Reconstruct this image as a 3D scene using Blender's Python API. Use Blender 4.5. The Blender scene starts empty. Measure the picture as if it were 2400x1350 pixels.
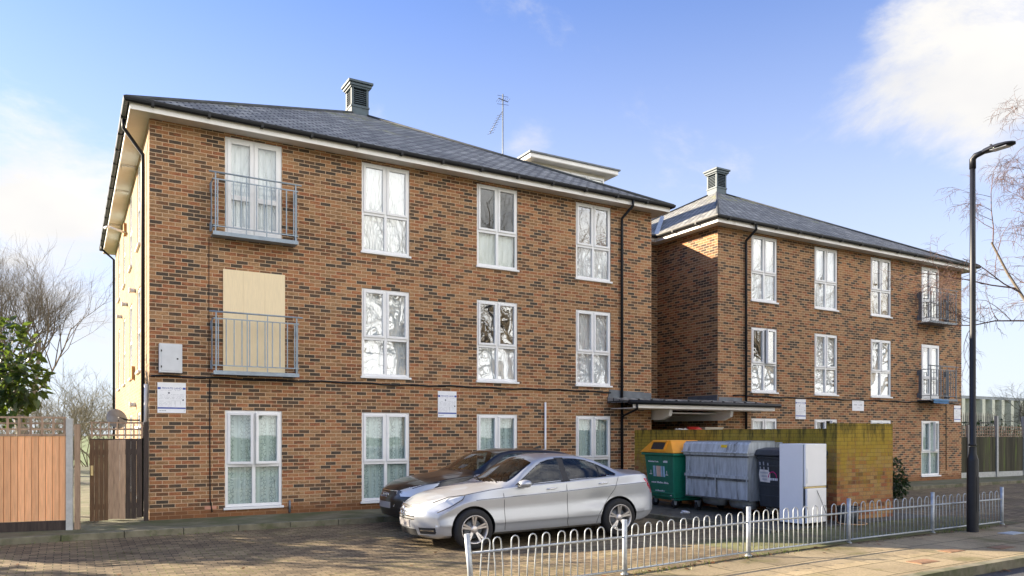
import bpy, bmesh, math, random
import numpy as np
from mathutils import Vector, Matrix
R = math.radians
random.seed(7); rng = np.random.default_rng(7)
S = bpy.context.scene
COL = S.collection

# ------------------------------------------------------------------ camera, sky, sun, exposure
CAM = Vector((-1.30, -15.89, 1.63))
YAW = math.atan2(0.5024, 0.8646)
cd = bpy.data.cameras.new("camera"); cam = bpy.data.objects.new("camera", cd); COL.objects.link(cam)
cam.location = CAM; cam.rotation_euler = (R(90), 0, -YAW)
cd.sensor_width = 36; cd.lens = 1784 / 2400 * 36; cd.shift_y = 343 / 2400
cd.clip_start = 0.1; cd.clip_end = 3000
S.camera = cam
S.view_settings.view_transform = 'Standard'; S.view_settings.look = 'None'
S.view_settings.gamma = 1; S.view_settings.exposure = 2.2
S.render.engine = 'CYCLES'
S.cycles.max_bounces = 8; S.cycles.transparent_max_bounces = 16
S.cycles.use_denoising = True
SUN_EL = 20.9
SUN_DIR = Vector((-0.72, 0.694, 0)).normalized()          # horizontally towards the sun
CE, SE = math.cos(R(SUN_EL)), math.sin(R(SUN_EL))
to_sun = Vector((SUN_DIR.x * CE, SUN_DIR.y * CE, SE))
sl = bpy.data.lights.new("sun", 'SUN'); sl.energy = 4.0; sl.angle = R(0.5); sl.color = (1.0, 0.86, 0.66)
so = bpy.data.objects.new("sun", sl); COL.objects.link(so)
so.rotation_euler = to_sun.to_track_quat('Z', 'Y').to_euler()

def pxdir(px, py):
    X = (px - 1200) / 1784; Y = (1018 - py) / 1784
    return Vector((0.8646 * X + 0.5024, -0.5024 * X + 0.8646, Y)).normalized()

W = bpy.data.worlds.new("World"); S.world = W; W.use_nodes = True
nt = W.node_tree; nt.nodes.clear()
def N(t, **kw):
    n = nt.nodes.new(t)
    for k, v in kw.items(): setattr(n, k, v)
    return n
def L(a, b): nt.links.new(a, b)
sky = N('ShaderNodeTexSky', sky_type='NISHITA', sun_disc=False)
sky.sun_elevation = R(SUN_EL); sky.sun_rotation = math.atan2(SUN_DIR.x, SUN_DIR.y)
sky.air_density = 1.0; sky.dust_density = 0.6; sky.ozone_density = 3.0
tc = N('ShaderNodeTexCoord')
mp = N('ShaderNodeMapping'); mp.inputs['Scale'].default_value = (1, 1, 1.7); L(tc.outputs['Generated'], mp.inputs['Vector'])
nz = N('ShaderNodeTexNoise'); nz.inputs['Scale'].default_value = 3.4; nz.inputs['Detail'].default_value = 9
nz.inputs['Roughness'].default_value = 0.64; nz.inputs['Distortion'].default_value = 0.25
L(mp.outputs[0], nz.inputs['Vector'])
acc = nz.outputs['Fac']
def addn(a, b):
    m = N('ShaderNodeMath', operation='ADD'); L(a, m.inputs[0])
    if isinstance(b, float): m.inputs[1].default_value = b
    else: L(b, m.inputs[1])
    return m.outputs[0]
CLOUDS = [(2400, 110, 0.22, 0.24), (2250, 210, 0.15, 0.15), (2110, 90, 0.13, 0.13), (2000, 300, 0.11, 0.15),
          (10, 520, 0.16, 0.15), (150, 700, 0.20, 0.20), (1240, 340, 0.055, 0.16), (90, 250, 0.10, 0.05)]
blobs = [(pxdir(a, b), r, w) for a, b, r, w in CLOUDS]
blobs += [(Vector((0.3, -0.9, 0.25)).normalized(), 1.25, 0.40), (Vector((0.9, -0.2, 0.35)).normalized(), 0.7, 0.22)]  # unseen cloud banks added outside the view to raise the ambient light
for d, r, w in blobs:
    v = N('ShaderNodeVectorMath', operation='DISTANCE'); L(tc.outputs['Generated'], v.inputs[0]); v.inputs[1].default_value = d
    m = N('ShaderNodeMapRange', interpolation_type='SMOOTHSTEP'); L(v.outputs['Value'], m.inputs['Value'])
    m.inputs['From Min'].default_value = r; m.inputs['From Max'].default_value = 0.0
    m.inputs['To Min'].default_value = 0; m.inputs['To Max'].default_value = w
    acc = addn(acc, m.outputs[0])
mk = N('ShaderNodeMapRange', interpolation_type='SMOOTHSTEP'); L(acc, mk.inputs['Value'])
mk.inputs['From Min'].default_value = 0.58; mk.inputs['From Max'].default_value = 0.84
nz2 = N('ShaderNodeTexNoise'); nz2.inputs['Scale'].default_value = 2.3; nz2.inputs['Detail'].default_value = 5
L(mp.outputs[0], nz2.inputs['Vector'])
cr = N('ShaderNodeValToRGB'); L(nz2.outputs['Fac'], cr.inputs[0])
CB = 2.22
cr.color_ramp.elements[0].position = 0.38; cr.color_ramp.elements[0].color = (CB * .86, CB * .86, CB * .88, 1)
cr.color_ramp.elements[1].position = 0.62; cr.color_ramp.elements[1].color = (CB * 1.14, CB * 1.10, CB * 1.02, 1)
# pale vapour low over the horizon
sx = N('ShaderNodeSeparateXYZ'); L(tc.outputs['Generated'], sx.inputs[0])
hz = N('ShaderNodeMapRange', interpolation_type='SMOOTHSTEP'); L(sx.outputs['Z'], hz.inputs['Value'])
hz.inputs['From Min'].default_value = 0.64; hz.inputs['From Max'].default_value = -0.02
hz.inputs['To Min'].default_value = 0; hz.inputs['To Max'].default_value = 0.90
mxh = N('ShaderNodeMix', data_type='RGBA'); L(hz.outputs[0], mxh.inputs['Factor'])
tint = N('ShaderNodeMix', data_type='RGBA', blend_type='MULTIPLY'); tint.inputs['Factor'].default_value = 1
L(sky.outputs[0], tint.inputs['A']); tint.inputs['B'].default_value = (.37, .45, .66, 1)
L(tint.outputs['Result'], mxh.inputs['A']); mxh.inputs['B'].default_value = (CB * .92, CB * .98, CB * 1.06, 1)
# clouds behind the camera are boosted to brighten the shaded front and its panes
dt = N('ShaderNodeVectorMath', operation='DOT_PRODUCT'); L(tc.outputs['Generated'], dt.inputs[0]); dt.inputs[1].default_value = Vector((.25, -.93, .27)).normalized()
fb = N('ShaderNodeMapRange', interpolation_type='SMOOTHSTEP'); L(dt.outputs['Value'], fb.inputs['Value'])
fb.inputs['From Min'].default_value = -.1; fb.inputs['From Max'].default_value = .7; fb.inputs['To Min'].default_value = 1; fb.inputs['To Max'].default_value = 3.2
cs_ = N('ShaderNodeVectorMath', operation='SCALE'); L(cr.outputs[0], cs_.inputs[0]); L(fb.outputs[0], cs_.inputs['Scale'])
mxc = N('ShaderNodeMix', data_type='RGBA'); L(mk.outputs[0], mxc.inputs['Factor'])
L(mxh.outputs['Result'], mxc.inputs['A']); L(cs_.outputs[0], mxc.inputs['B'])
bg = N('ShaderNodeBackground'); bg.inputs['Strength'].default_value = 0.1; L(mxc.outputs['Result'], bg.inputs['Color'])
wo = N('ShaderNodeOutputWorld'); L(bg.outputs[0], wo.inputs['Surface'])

# ------------------------------------------------------------------ materials
def newmat(name):
    m = bpy.data.materials.new(name); m.use_nodes = True
    t = m.node_tree; b = t.nodes['Principled BSDF']
    return m, t, b
def node(t, kind, **kw):
    n = t.nodes.new(kind)
    for k, v in kw.items(): setattr(n, k, v)
    return n
def ramp(t, fac, stops, interp='LINEAR'):
    r = node(t, 'ShaderNodeValToRGB'); r.color_ramp.interpolation = interp
    e = r.color_ramp.elements
    while len(e) > 1: e.remove(e[-1])
    e[0].position = stops[0][0]; e[0].color = (*stops[0][1], 1)
    for p, c in stops[1:]:
        x = e.new(p); x.color = (*c, 1)
    t.links.new(fac, r.inputs[0]); return r.outputs[0]
def mix(t, fac, a, b, mode='MIX'):
    m = node(t, 'ShaderNodeMix', data_type='RGBA', blend_type=mode)
    for s, v in (('Factor', fac), ('A', a), ('B', b)):
        if hasattr(v, 'is_linked'): t.links.new(v, m.inputs[s])
        elif isinstance(v, (int, float)): m.inputs[s].default_value = v
        else: m.inputs[s].default_value = (*v, 1)
    return m.outputs['Result']
def noise(t, vec, scale, detail=4, rough=.55):
    n = node(t, 'ShaderNodeTexNoise'); n.inputs['Scale'].default_value = scale
    n.inputs['Detail'].default_value = detail; n.inputs['Roughness'].default_value = rough
    if vec is not None: t.links.new(vec, n.inputs['Vector'])
    return n.outputs['Fac']
def mrange(t, v, a, b, c=0., d=1.):
    m = node(t, 'ShaderNodeMapRange', interpolation_type='SMOOTHSTEP')
    t.links.new(v, m.inputs['Value'])
    m.inputs['From Min'].default_value = a; m.inputs['From Max'].default_value = b
    m.inputs['To Min'].default_value = c; m.inputs['To Max'].default_value = d
    return m.outputs[0]
def scaled(t, vec, s):
    m = node(t, 'ShaderNodeMapping'); m.inputs['Scale'].default_value = s; t.links.new(vec, m.inputs['Vector']); return m.outputs[0]
def bump(t, b, h, strength, dist):
    n = node(t, 'ShaderNodeBump'); n.inputs['Strength'].default_value = strength; n.inputs['Distance'].default_value = dist
    t.links.new(h, n.inputs['Height']); t.links.new(n.outputs[0], b.inputs['Normal'])

def plain(name, c, rough=.55, metal=0., var=.18, scale=6., bmp=0., spec=.5, dirt=None, stretch=(1, 1, 1), isl=0.):
    m, t, b = newmat(name)
    tcn = node(t, 'ShaderNodeTexCoord'); v = scaled(t, tcn.outputs['Object'], stretch)
    f = noise(t, v, scale, 6)
    lo = tuple(x * (1 - var) for x in c); hi = tuple(min(1, x * (1 + var)) for x in c)
    col = ramp(t, f, [(.3, lo), (.7, hi)])
    if isl:
        gi = node(t, 'ShaderNodeNewGeometry'); col = mix(t, 1., col, ramp(t, gi.outputs['Random Per Island'], [(0, (1 - isl,) * 3), (1, (1 + isl,) * 3)]), 'MULTIPLY')
    if dirt:
        f2 = noise(t, v, scale * .37, 7, .65)
        col = mix(t, mrange(t, f2, dirt[1], dirt[1] + .18), col, dirt[0])
    t.links.new(col, b.inputs['Base Color'])
    b.inputs['Roughness'].default_value = rough; b.inputs['Metallic'].default_value = metal
    b.inputs['Specular IOR Level'].default_value = spec
    if bmp: bump(t, b, f, bmp, .01)
    return m

def brick_mat(name, stops, mortar, bw=.225, bh=.075, ms=.006, off=.5, rough=.85, moss=None, bmp=.35, macro=.22, smooth=.2, pale=0., flame=0.):
    m, t, b = newmat(name)
    uv = node(t, 'ShaderNodeUVMap'); uv.uv_map = 'uv'
    br = node(t, 'ShaderNodeTexBrick'); t.links.new(uv.outputs[0], br.inputs['Vector'])
    br.offset = off; br.squash = 1
    br.inputs['Color1'].default_value = (0, 0, 0, 1); br.inputs['Color2'].default_value = (1, 1, 1, 1)
    br.inputs['Mortar'].default_value = (.5, .5, .5, 1)
    br.inputs['Scale'].default_value = 1; br.inputs['Mortar Size'].default_value = ms
    br.inputs['Mortar Smooth'].default_value = smooth; br.inputs['Bias'].default_value = 0
    br.inputs['Brick Width'].default_value = bw; br.inputs['Row Height'].default_value = bh
    tcn = node(t, 'ShaderNodeTexCoord'); P = tcn.outputs['Object']
    sp_ = node(t, 'ShaderNodeSeparateColor'); t.links.new(br.outputs['Color'], sp_.inputs[0])
    fl = noise(t, scaled(t, uv.outputs[0], (7, 22, 1)), 1., 3, .6)
    jo = node(t, 'ShaderNodeMath', operation='MULTIPLY_ADD'); t.links.new(fl, jo.inputs[0]); jo.inputs[1].default_value = flame; t.links.new(sp_.outputs[0], jo.inputs[2])
    jo2 = node(t, 'ShaderNodeMath', operation='ADD'); t.links.new(jo.outputs[0], jo2.inputs[0]); jo2.inputs[1].default_value = -.5 * flame
    col = ramp(t, jo2.outputs[0], stops)
    f = noise(t, P, 38, 4, .6)
    col = mix(t, 1., col, ramp(t, f, [(.3, (.72, .72, .72)), (.7, (1.2, 1.2, 1.2))]), 'MULTIPLY')
    g = noise(t, P, .55, 5, .6)
    col = mix(t, 1., col, ramp(t, g, [(.3, (1 - macro,) * 3), (.7, (1 + macro,) * 3)]), 'MULTIPLY')
    col = mix(t, br.outputs['Fac'], col, mortar)
    if pale:
        q = noise(t, scaled(t, P, (1, 1, 2.2)), 1.3, 6, .7)
        col = mix(t, mrange(t, q, .66, .78, 0, pale), col, (.55, .45, .36))
    if moss: col = moss(t, P, col, br.outputs['Fac'])
    t.links.new(col, b.inputs['Base Color'])
    b.inputs['Roughness'].default_value = rough; b.inputs['Specular IOR Level'].default_value = .25
    inv = node(t, 'ShaderNodeMath', operation='SUBTRACT'); inv.inputs[0].default_value = 1; t.links.new(br.outputs['Fac'], inv.inputs[1])
    ad = node(t, 'ShaderNodeMath', operation='MULTIPLY_ADD'); t.links.new(f, ad.inputs[0]); ad.inputs[1].default_value = .35; t.links.new(inv.outputs[0], ad.inputs[2])
    bump(t, b, ad.outputs[0], bmp, .006)
    return m

STOCK = [(0, (.068, .053, .040)), (.13, (.092, .067, .048)), (.24, (.13, .076, .043)), (.36, (.18, .088, .045)), (.42, (.29, .108, .054)),
         (.52, (.34, .150, .068)), (.66, (.345, .180, .084)), (.80, (.32, .188, .096)), (.90, (.22, .118, .056)), (1, (.38, .22, .11))]
MORTAR = (.54, .385, .245)
def base_stain(t, P, col, fac):
    s = node(t, 'ShaderNodeSeparateXYZ'); t.links.new(P, s.inputs[0])
    n = noise(t, P, 3, 4)
    a = node(t, 'ShaderNodeMath', operation='MULTIPLY_ADD'); t.links.new(n, a.inputs[0]); a.inputs[1].default_value = -.35; t.links.new(s.outputs['Z'], a.inputs[2])
    return mix(t, mrange(t, a.outputs[0], .1, -.12, 0, .75), col, (.20, .085, .035))
M_BRICK = brick_mat('stock_brick', STOCK, MORTAR, ms=.0065, moss=base_stain, pale=.3, flame=.62, macro=.2)
M_BUFF = brick_mat('buff_brick', [(0, (.26, .165, .085)), (.4, (.34, .22, .12)), (.8, (.39, .26, .145)), (1, (.28, .17, .09))], (.43, .31, .20))
def wallmoss(t, P, col, fac):
    s = node(t, 'ShaderNodeSeparateXYZ'); t.links.new(P, s.inputs[0])
    st = noise(t, scaled(t, P, (3.2, 3.2, .9)), 1.6, 12, .78)
    a = node(t, 'ShaderNodeMath', operation='MULTIPLY_ADD'); t.links.new(s.outputs['Z'], a.inputs[0]); a.inputs[1].default_value = .33; t.links.new(st, a.inputs[2])
    col = mix(t, mrange(t, a.outputs[0], .64, 1.02, 0, .84), col, (.36, .26, .028))
    st2 = noise(t, scaled(t, P, (5, 5, .8)), 1.7, 12, .75)
    a2 = node(t, 'ShaderNodeMath', operation='MULTIPLY_ADD'); t.links.new(s.outputs['Z'], a2.inputs[0]); a2.inputs[1].default_value = .3; t.links.new(st2, a2.inputs[2])
    col = mix(t, mrange(t, a2.outputs[0], .93, 1.14, 0, .85), col, (.055, .05, .018))
    return mix(t, 1., col, ramp(t, fac, [(0, (1.12,) * 3), (1, (.62,) * 3)]), 'MULTIPLY')
M_MOSSBRICK = brick_mat('mossy_brick', [(0, (.12, .06, .035)), (.3, (.30, .10, .05)), (.6, (.34, .17, .07)), (1, (.36, .22, .10))], (.36, .27, .15), moss=wallmoss)
def roofmoss(t, P, col, fac):
    n = noise(t, P, .8, 7, .65); n2 = noise(t, P, 9, 4)
    s = node(t, 'ShaderNodeSeparateXYZ'); t.links.new(P, s.inputs[0])
    a = node(t, 'ShaderNodeMath', operation='MULTIPLY_ADD'); t.links.new(s.outputs['Z'], a.inputs[0]); a.inputs[1].default_value = .055; t.links.new(n, a.inputs[2])
    m_ = node(t, 'ShaderNodeMath', operation='MULTIPLY'); t.links.new(mrange(t, a.outputs[0], 1.12, 1.25), m_.inputs[0]); t.links.new(mrange(t, n2, .4, .6), m_.inputs[1])
    return mix(t, m_.outputs[0], col, (.26, .26, .07))
M_SLATE = brick_mat('roof_slate', [(0, (.175, .175, .168)), (.5, (.25, .25, .238)), (.85, (.33, .33, .31)), (1, (.40, .395, .36))], (.035, .036, .036),
                    bw=.26, bh=.19, ms=.026, rough=.8, moss=roofmoss, bmp=.5, smooth=.5, macro=.18)
def jointmoss(t, P, col, fac):
    n = noise(t, P, 1.1, 6, .65)
    k = node(t, 'ShaderNodeMath', operation='MULTIPLY'); t.links.new(fac, k.inputs[0]); t.links.new(mrange(t, n, .45, .62), k.inputs[1])
    col = mix(t, k.outputs[0], col, (.10, .11, .02))
    n3 = noise(t, P, 1.7, 8, .7)
    col = mix(t, mrange(t, n3, .60, .72, 0, .6), col, (.05, .043, .035))
    n2 = noise(t, P, .5, 6, .6)
    return mix(t, mrange(t, n2, .60, .75, 0, .55), col, (.13, .12, .05))
M_PAVING = brick_mat('block_paving', [(0, (.135, .100, .062)), (.5, (.20, .15, .092)), (1, (.265, .20, .12))], (.035, .03, .02), bw=.2, bh=.1, ms=.007, moss=jointmoss, rough=.9, macro=.3)
M_SLABS = brick_mat('pavement_slab', [(0, (.25, .20, .125)), (.5, (.31, .25, .155)), (1, (.37, .29, .175))], (.10, .085, .045), bw=.75, bh=.6, ms=.012, rough=.9, bmp=.3, macro=.3,
                    moss=lambda t, P, c, f: mix(t, mrange(t, noise(t, P, .9, 7, .68), .50, .68, 0, .8), c, (.13, .12, .045)))
M_FOOTWAY = plain('mossy_concrete', (.145, .135, .085), .95, var=.3, scale=3, bmp=.4, dirt=((.085, .095, .04), .42))
M_PAD = plain('dark_concrete', (.10, .095, .075), .95, var=.3, scale=3, bmp=.4, dirt=((.06, .065, .03), .5))
M_KERB = plain('kerb_concrete', (.17, .155, .105), .95, var=.3, scale=5, bmp=.4, dirt=((.09, .095, .045), .47))
M_ROAD = plain('road_tarmac', (.055, .055, .058), .9, var=.35, scale=40, bmp=.5)
M_EARTH = plain('earth_and_moss', (.12, .12, .045), .98, var=.4, scale=3, bmp=.6, dirt=((.10, .075, .045), .5))
M_GRASSG = plain('grass_ground', (.10, .14, .035), .98, var=.4, scale=2, bmp=.6)
M_WHITE = plain('white_upvc', (.80, .80, .80), .35, var=.04, scale=3)
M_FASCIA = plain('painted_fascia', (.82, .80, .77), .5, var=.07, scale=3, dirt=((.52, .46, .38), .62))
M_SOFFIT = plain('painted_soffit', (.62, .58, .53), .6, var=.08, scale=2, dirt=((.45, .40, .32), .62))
M_BLACKP = plain('black_plastic', (.008, .009, .012), .5, var=.2, spec=.3)
M_LEAD = plain('weathered_lead', (.13, .145, .165), .6, metal=.2, var=.25, scale=4)
M_RIDGE = plain('ridge_tile', (.075, .08, .085), .8, var=.25, scale=4, spec=.2)
M_ZINC = plain('galvanised_steel', (.42, .45, .47), .5, metal=.55, var=.2, scale=14, dirt=((.24, .17, .11), .66))
M_ZINCD = plain('grey_painted_steel', (.17, .19, .215), .5, metal=.3, var=.18, scale=9)
M_BALC = plain('blue_grey_steel', (.27, .325, .38), .5, metal=.25, var=.15, scale=9)
M_CUPOLA = plain('cupola_lead', (.055, .082, .10), .6, metal=.0, var=.2, scale=6)
M_BOARD = plain('cream_board', (.83, .68, .44), .75, var=.05, scale=9, stretch=(6, 6, .6))
M_CREAM = plain('cream_render', (.68, .63, .52), .8, var=.08)
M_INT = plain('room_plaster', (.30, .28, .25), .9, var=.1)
M_BOXGREY = plain('grey_meter_box', (.60, .62, .64), .5, var=.06)
M_WOODO = plain('orange_softwood', (.80, .42, .21), .8, var=.12, scale=5, stretch=(6, 6, .7), dirt=((.60, .28, .13), .62), isl=.16)
M_WOODM = plain('weathered_softwood', (.32, .22, .15), .85, var=.25, scale=5, stretch=(6, 6, .7), dirt=((.20, .12, .075), .6), isl=.22)
M_WOODD = plain('dark_stained_wood', (.045, .032, .026), .85, var=.35, scale=5, stretch=(6, 6, .7), isl=.3)
M_WOODB = plain('brown_stained_wood', (.12, .068, .036), .85, var=.3, scale=5, stretch=(6, 6, .7))
M_WOODG = plain('green_mossed_fence', (.055, .05, .03), .9, var=.35, scale=3, stretch=(5, 5, .35), dirt=((.10, .13, .03), .52), isl=.35)
M_CONC = plain('concrete_post', (.44, .44, .42), .9, var=.14, scale=12, bmp=.2)
M_BARK = plain('bark', (.20, .17, .135), .95, var=.35, scale=10)
M_TWIG = plain('twig_bark', (.15, .125, .095), .95, var=.3, scale=10)
M_TWIGR = plain('birch_twig', (.13, .075, .06), .95, var=.3, scale=10)
M_TWIGY = plain('lichened_twig', (.16, .14, .085), .95, var=.3, scale=10)

def glass_mat(name, tint=(.95, .97, .97), r0=.05, wob=.0):
    m = bpy.data.materials.new(name); m.use_nodes = True; t = m.node_tree; t.nodes.clear()
    lwn = node(t, 'ShaderNodeLayerWeight'); lwn.inputs['Blend'].default_value = .5
    pw = node(t, 'ShaderNodeMath', operation='POWER'); t.links.new(lwn.outputs['Facing'], pw.inputs[0]); pw.inputs[1].default_value = 5
    ma = node(t, 'ShaderNodeMath', operation='MULTIPLY_ADD'); t.links.new(pw.outputs[0], ma.inputs[0]); ma.inputs[1].default_value = 1 - r0; ma.inputs[2].default_value = r0
    tr = node(t, 'ShaderNodeBsdfTransparent'); tr.inputs['Color'].default_value = (*tint, 1)
    gl = node(t, 'ShaderNodeBsdfGlossy'); gl.inputs['Roughness'].default_value = 0; gl.inputs['Color'].default_value = (1, 1, 1, 1)
    mx = node(t, 'ShaderNodeMixShader'); t.links.new(ma.outputs[0], mx.inputs[0]); t.links.new(tr.outputs[0], mx.inputs[1]); t.links.new(gl.outputs[0], mx.inputs[2])
    if wob:
        tcn = node(t, 'ShaderNodeTexCoord'); f = noise(t, tcn.outputs['Object'], 1.9, 1)
        bn = node(t, 'ShaderNodeBump'); bn.inputs['Strength'].default_value = wob; bn.inputs['Distance'].default_value = .05
        t.links.new(f, bn.inputs['Height']); t.links.new(bn.outputs[0], gl.inputs['Normal'])
    o = node(t, 'ShaderNodeOutputMaterial'); t.links.new(mx.outputs[0], o.inputs[0]); return m
M_GLASS = glass_mat('window_glass', wob=.02, r0=.045)
M_GLASSM = glass_mat('window_glass_bright', wob=.03, r0=.15)
M_GLASSW = glass_mat('window_glass_wavy', wob=.11, r0=.16)
M_CARGLASS = glass_mat('car_glass', tint=(.42, .46, .45), r0=.06)

def curtain_mat(name, base, dark, lace):
    m, t, b = newmat(name)
    tcn = node(t, 'ShaderNodeTexCoord'); P = tcn.outputs['Object']
    col = ramp(t, noise(t, scaled(t, P, (18, 18, .8)), 1.2, 3), [(.3, tuple(x * .8 for x in base)), (.7, base)])
    if lace:
        vo = node(t, 'ShaderNodeTexVoronoi', feature='DISTANCE_TO_EDGE'); vo.inputs['Scale'].default_value = 13; vo.inputs['Randomness'].default_value = .8
        t.links.new(scaled(t, P, (1.1, 1.1, 1)), vo.inputs['Vector'])
        wv = node(t, 'ShaderNodeTexNoise'); wv.inputs['Scale'].default_value = 1.; wv.inputs['Detail'].default_value = 0
        t.links.new(scaled(t, P, (7, 7, .01)), wv.inputs['Vector'])
        k = node(t, 'ShaderNodeMath', operation='MULTIPLY'); t.links.new(mrange(t, vo.outputs['Distance'], .10, .03), k.inputs[0]); t.links.new(mrange(t, wv.outputs['Fac'], .42, .55), k.inputs[1])
        col = mix(t, k.outputs[0], col, dark)
    t.links.new(col, b.inputs['Base Color']); b.inputs['Roughness'].default_value = .9; b.inputs['Specular IOR Level'].default_value = .1
    return m
M_LACE = curtain_mat('lace_curtain', (.58, .67, .64), (.30, .36, .345), True)
M_NET = curtain_mat('net_curtain', (.80, .82, .85), (.5, .5, .5), False)
M_BLIND = curtain_mat('pale_blind', (.82, .82, .76), (.5, .5, .5), False)
M_DRAPE = curtain_mat('brown_drape', (.30, .22, .14), (.2, .2, .2), False)

def paint(name, c, metal, rough, coat=1.0):
    m, t, b = newmat(name)
    tcn = node(t, 'ShaderNodeTexCoord'); f = noise(t, tcn.outputs['Object'], 2.2, 5)
    t.links.new(ramp(t, f, [(.3, tuple(x * .93 for x in c)), (.7, c)]), b.inputs['Base Color'])
    b.inputs['Metallic'].default_value = metal; b.inputs['Roughness'].default_value = rough
    b.inputs['Coat Weight'].default_value = coat; b.inputs['Coat Roughness'].default_value = .05
    return m
M_SILVER = paint('silver_paint', (.47, .49, .52), .45, .36, .6)
M_BLACKC = paint('black_paint', (.008, .008, .010), .0, .3, .5)
M_TYRE = plain('tyre_rubber', (.018, .018, .019), .85, var=.2, scale=20)
M_ALLOY = plain('alloy_wheel', (.60, .57, .55), .35, metal=.75, var=.08)
M_CHROME = plain('chrome_trim', (.75, .75, .75), .15, metal=1., var=.03)
M_DARK = plain('dark_trim', (.022, .022, .024), .6, var=.15)
M_PLATE = plain('blank_number_plate', (.33, .31, .30), .6, var=.05)
M_LAMPG = paint('headlamp_glass', (.62, .65, .68), .15, .12)
M_TAIL = paint('tail_lamp_red', (.42, .012, .015), .0, .15)
M_SEAT = plain('seat_fabric', (.07, .065, .06), .9)
M_BINGREEN = plain('green_bin_plastic', (.008, .19, .115), .5, var=.16, scale=5, dirt=((.10, .24, .19), .68), stretch=(3, 3, .6))
M_BINORANGE = plain('orange_lid_plastic', (.90, .36, .02), .45, var=.08, scale=4)
M_BINBLACK = plain('black_bin_plastic', (.035, .042, .05), .5, var=.2, scale=5, dirt=((.16, .18, .19), .70), stretch=(3, 3, .6))
M_BINSTEEL = plain('weathered_bin_steel', (.50, .54, .56), .55, metal=.2, var=.25, scale=4, dirt=((.15, .155, .15), .53), stretch=(4, 4, .7))
M_BINLID = plain('dark_bin_steel', (.36, .39, .41), .55, metal=.35, var=.22, scale=4)
M_FRIDGE = plain('white_enamel', (.88, .88, .88), .35, var=.03, scale=2, dirt=((.74, .72, .66), .62))
M_YELLOWED = plain('yellowed_seal', (.62, .48, .22), .6, var=.2)
M_YELLOW = plain('yellow_sticker', (.85, .55, .02), .5)
M_SIGNW = plain('sign_white', (.80, .81, .84), .4, var=.04)
M_SIGNB = plain('sign_blue', (.03, .07, .33), .4, var=.1)
M_PRINT = plain('sign_print', (.42, .43, .47), .6)
M_PRINTD = plain('sign_print_dark', (.10, .11, .15), .6)
M_STICKW = plain('sticker_white', (.78, .72, .66), .6, dirt=((.5, .45, .4), .6))
M_STICKB = plain('sticker_blue', (.42, .62, .78), .6)
M_STICKP = plain('sticker_peach', (.82, .56, .42), .6)
M_PINK = plain('pink_logo', (.65, .03, .20), .6)
M_RED = plain('red_plastic', (.50, .03, .02), .5)
M_BLUE = plain('blue_tarpaulin', (.03, .14, .30), .6)
M_PAPER = plain('paper_litter', (.75, .75, .75), .8)
M_COLUMN = plain('lamp_column_paint', (.012, .013, .017), .42, var=.2, spec=.35)

def leaf_mat(name, c, trans):
    m, t, b = newmat(name)
    oi = node(t, 'ShaderNodeNewGeometry')
    f = node(t, 'ShaderNodeMath', operation='MULTIPLY'); f.inputs[1].default_value = 1
    t.links.new(oi.outputs['Random Per Island'], f.inputs[0])
    col = ramp(t, f.outputs[0], [(0, tuple(x * .55 for x in c)), (.6, c), (1, (c[0] * 2.0, c[1] * 1.5, c[2] * .9))])
    t.links.new(col, b.inputs['Base Color']); b.inputs['Roughness'].default_value = .42
    tl = node(t, 'ShaderNodeBsdfTranslucent'); tl.inputs['Color'].default_value = (*trans, 1)
    mx = node(t, 'ShaderNodeMixShader'); mx.inputs[0].default_value = .35
    t.links.new(b.outputs[0], mx.inputs[1]); t.links.new(tl.outputs[0], mx.inputs[2])
    t.links.new(mx.outputs[0], t.nodes['Material Output'].inputs[0]); return m
M_LEAF = leaf_mat('evergreen_leaf', (.022, .052, .026), (.13, .20, .02))
M_LEAFD = leaf_mat('dark_leaf', (.022, .05, .02), (.05, .09, .02))
M_LEAFB = leaf_mat('dead_leaf', (.17, .085, .035), (.12, .06, .02))
M_BLADE = leaf_mat('grass_blade', (.10, .15, .03), (.15, .2, .03))

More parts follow.
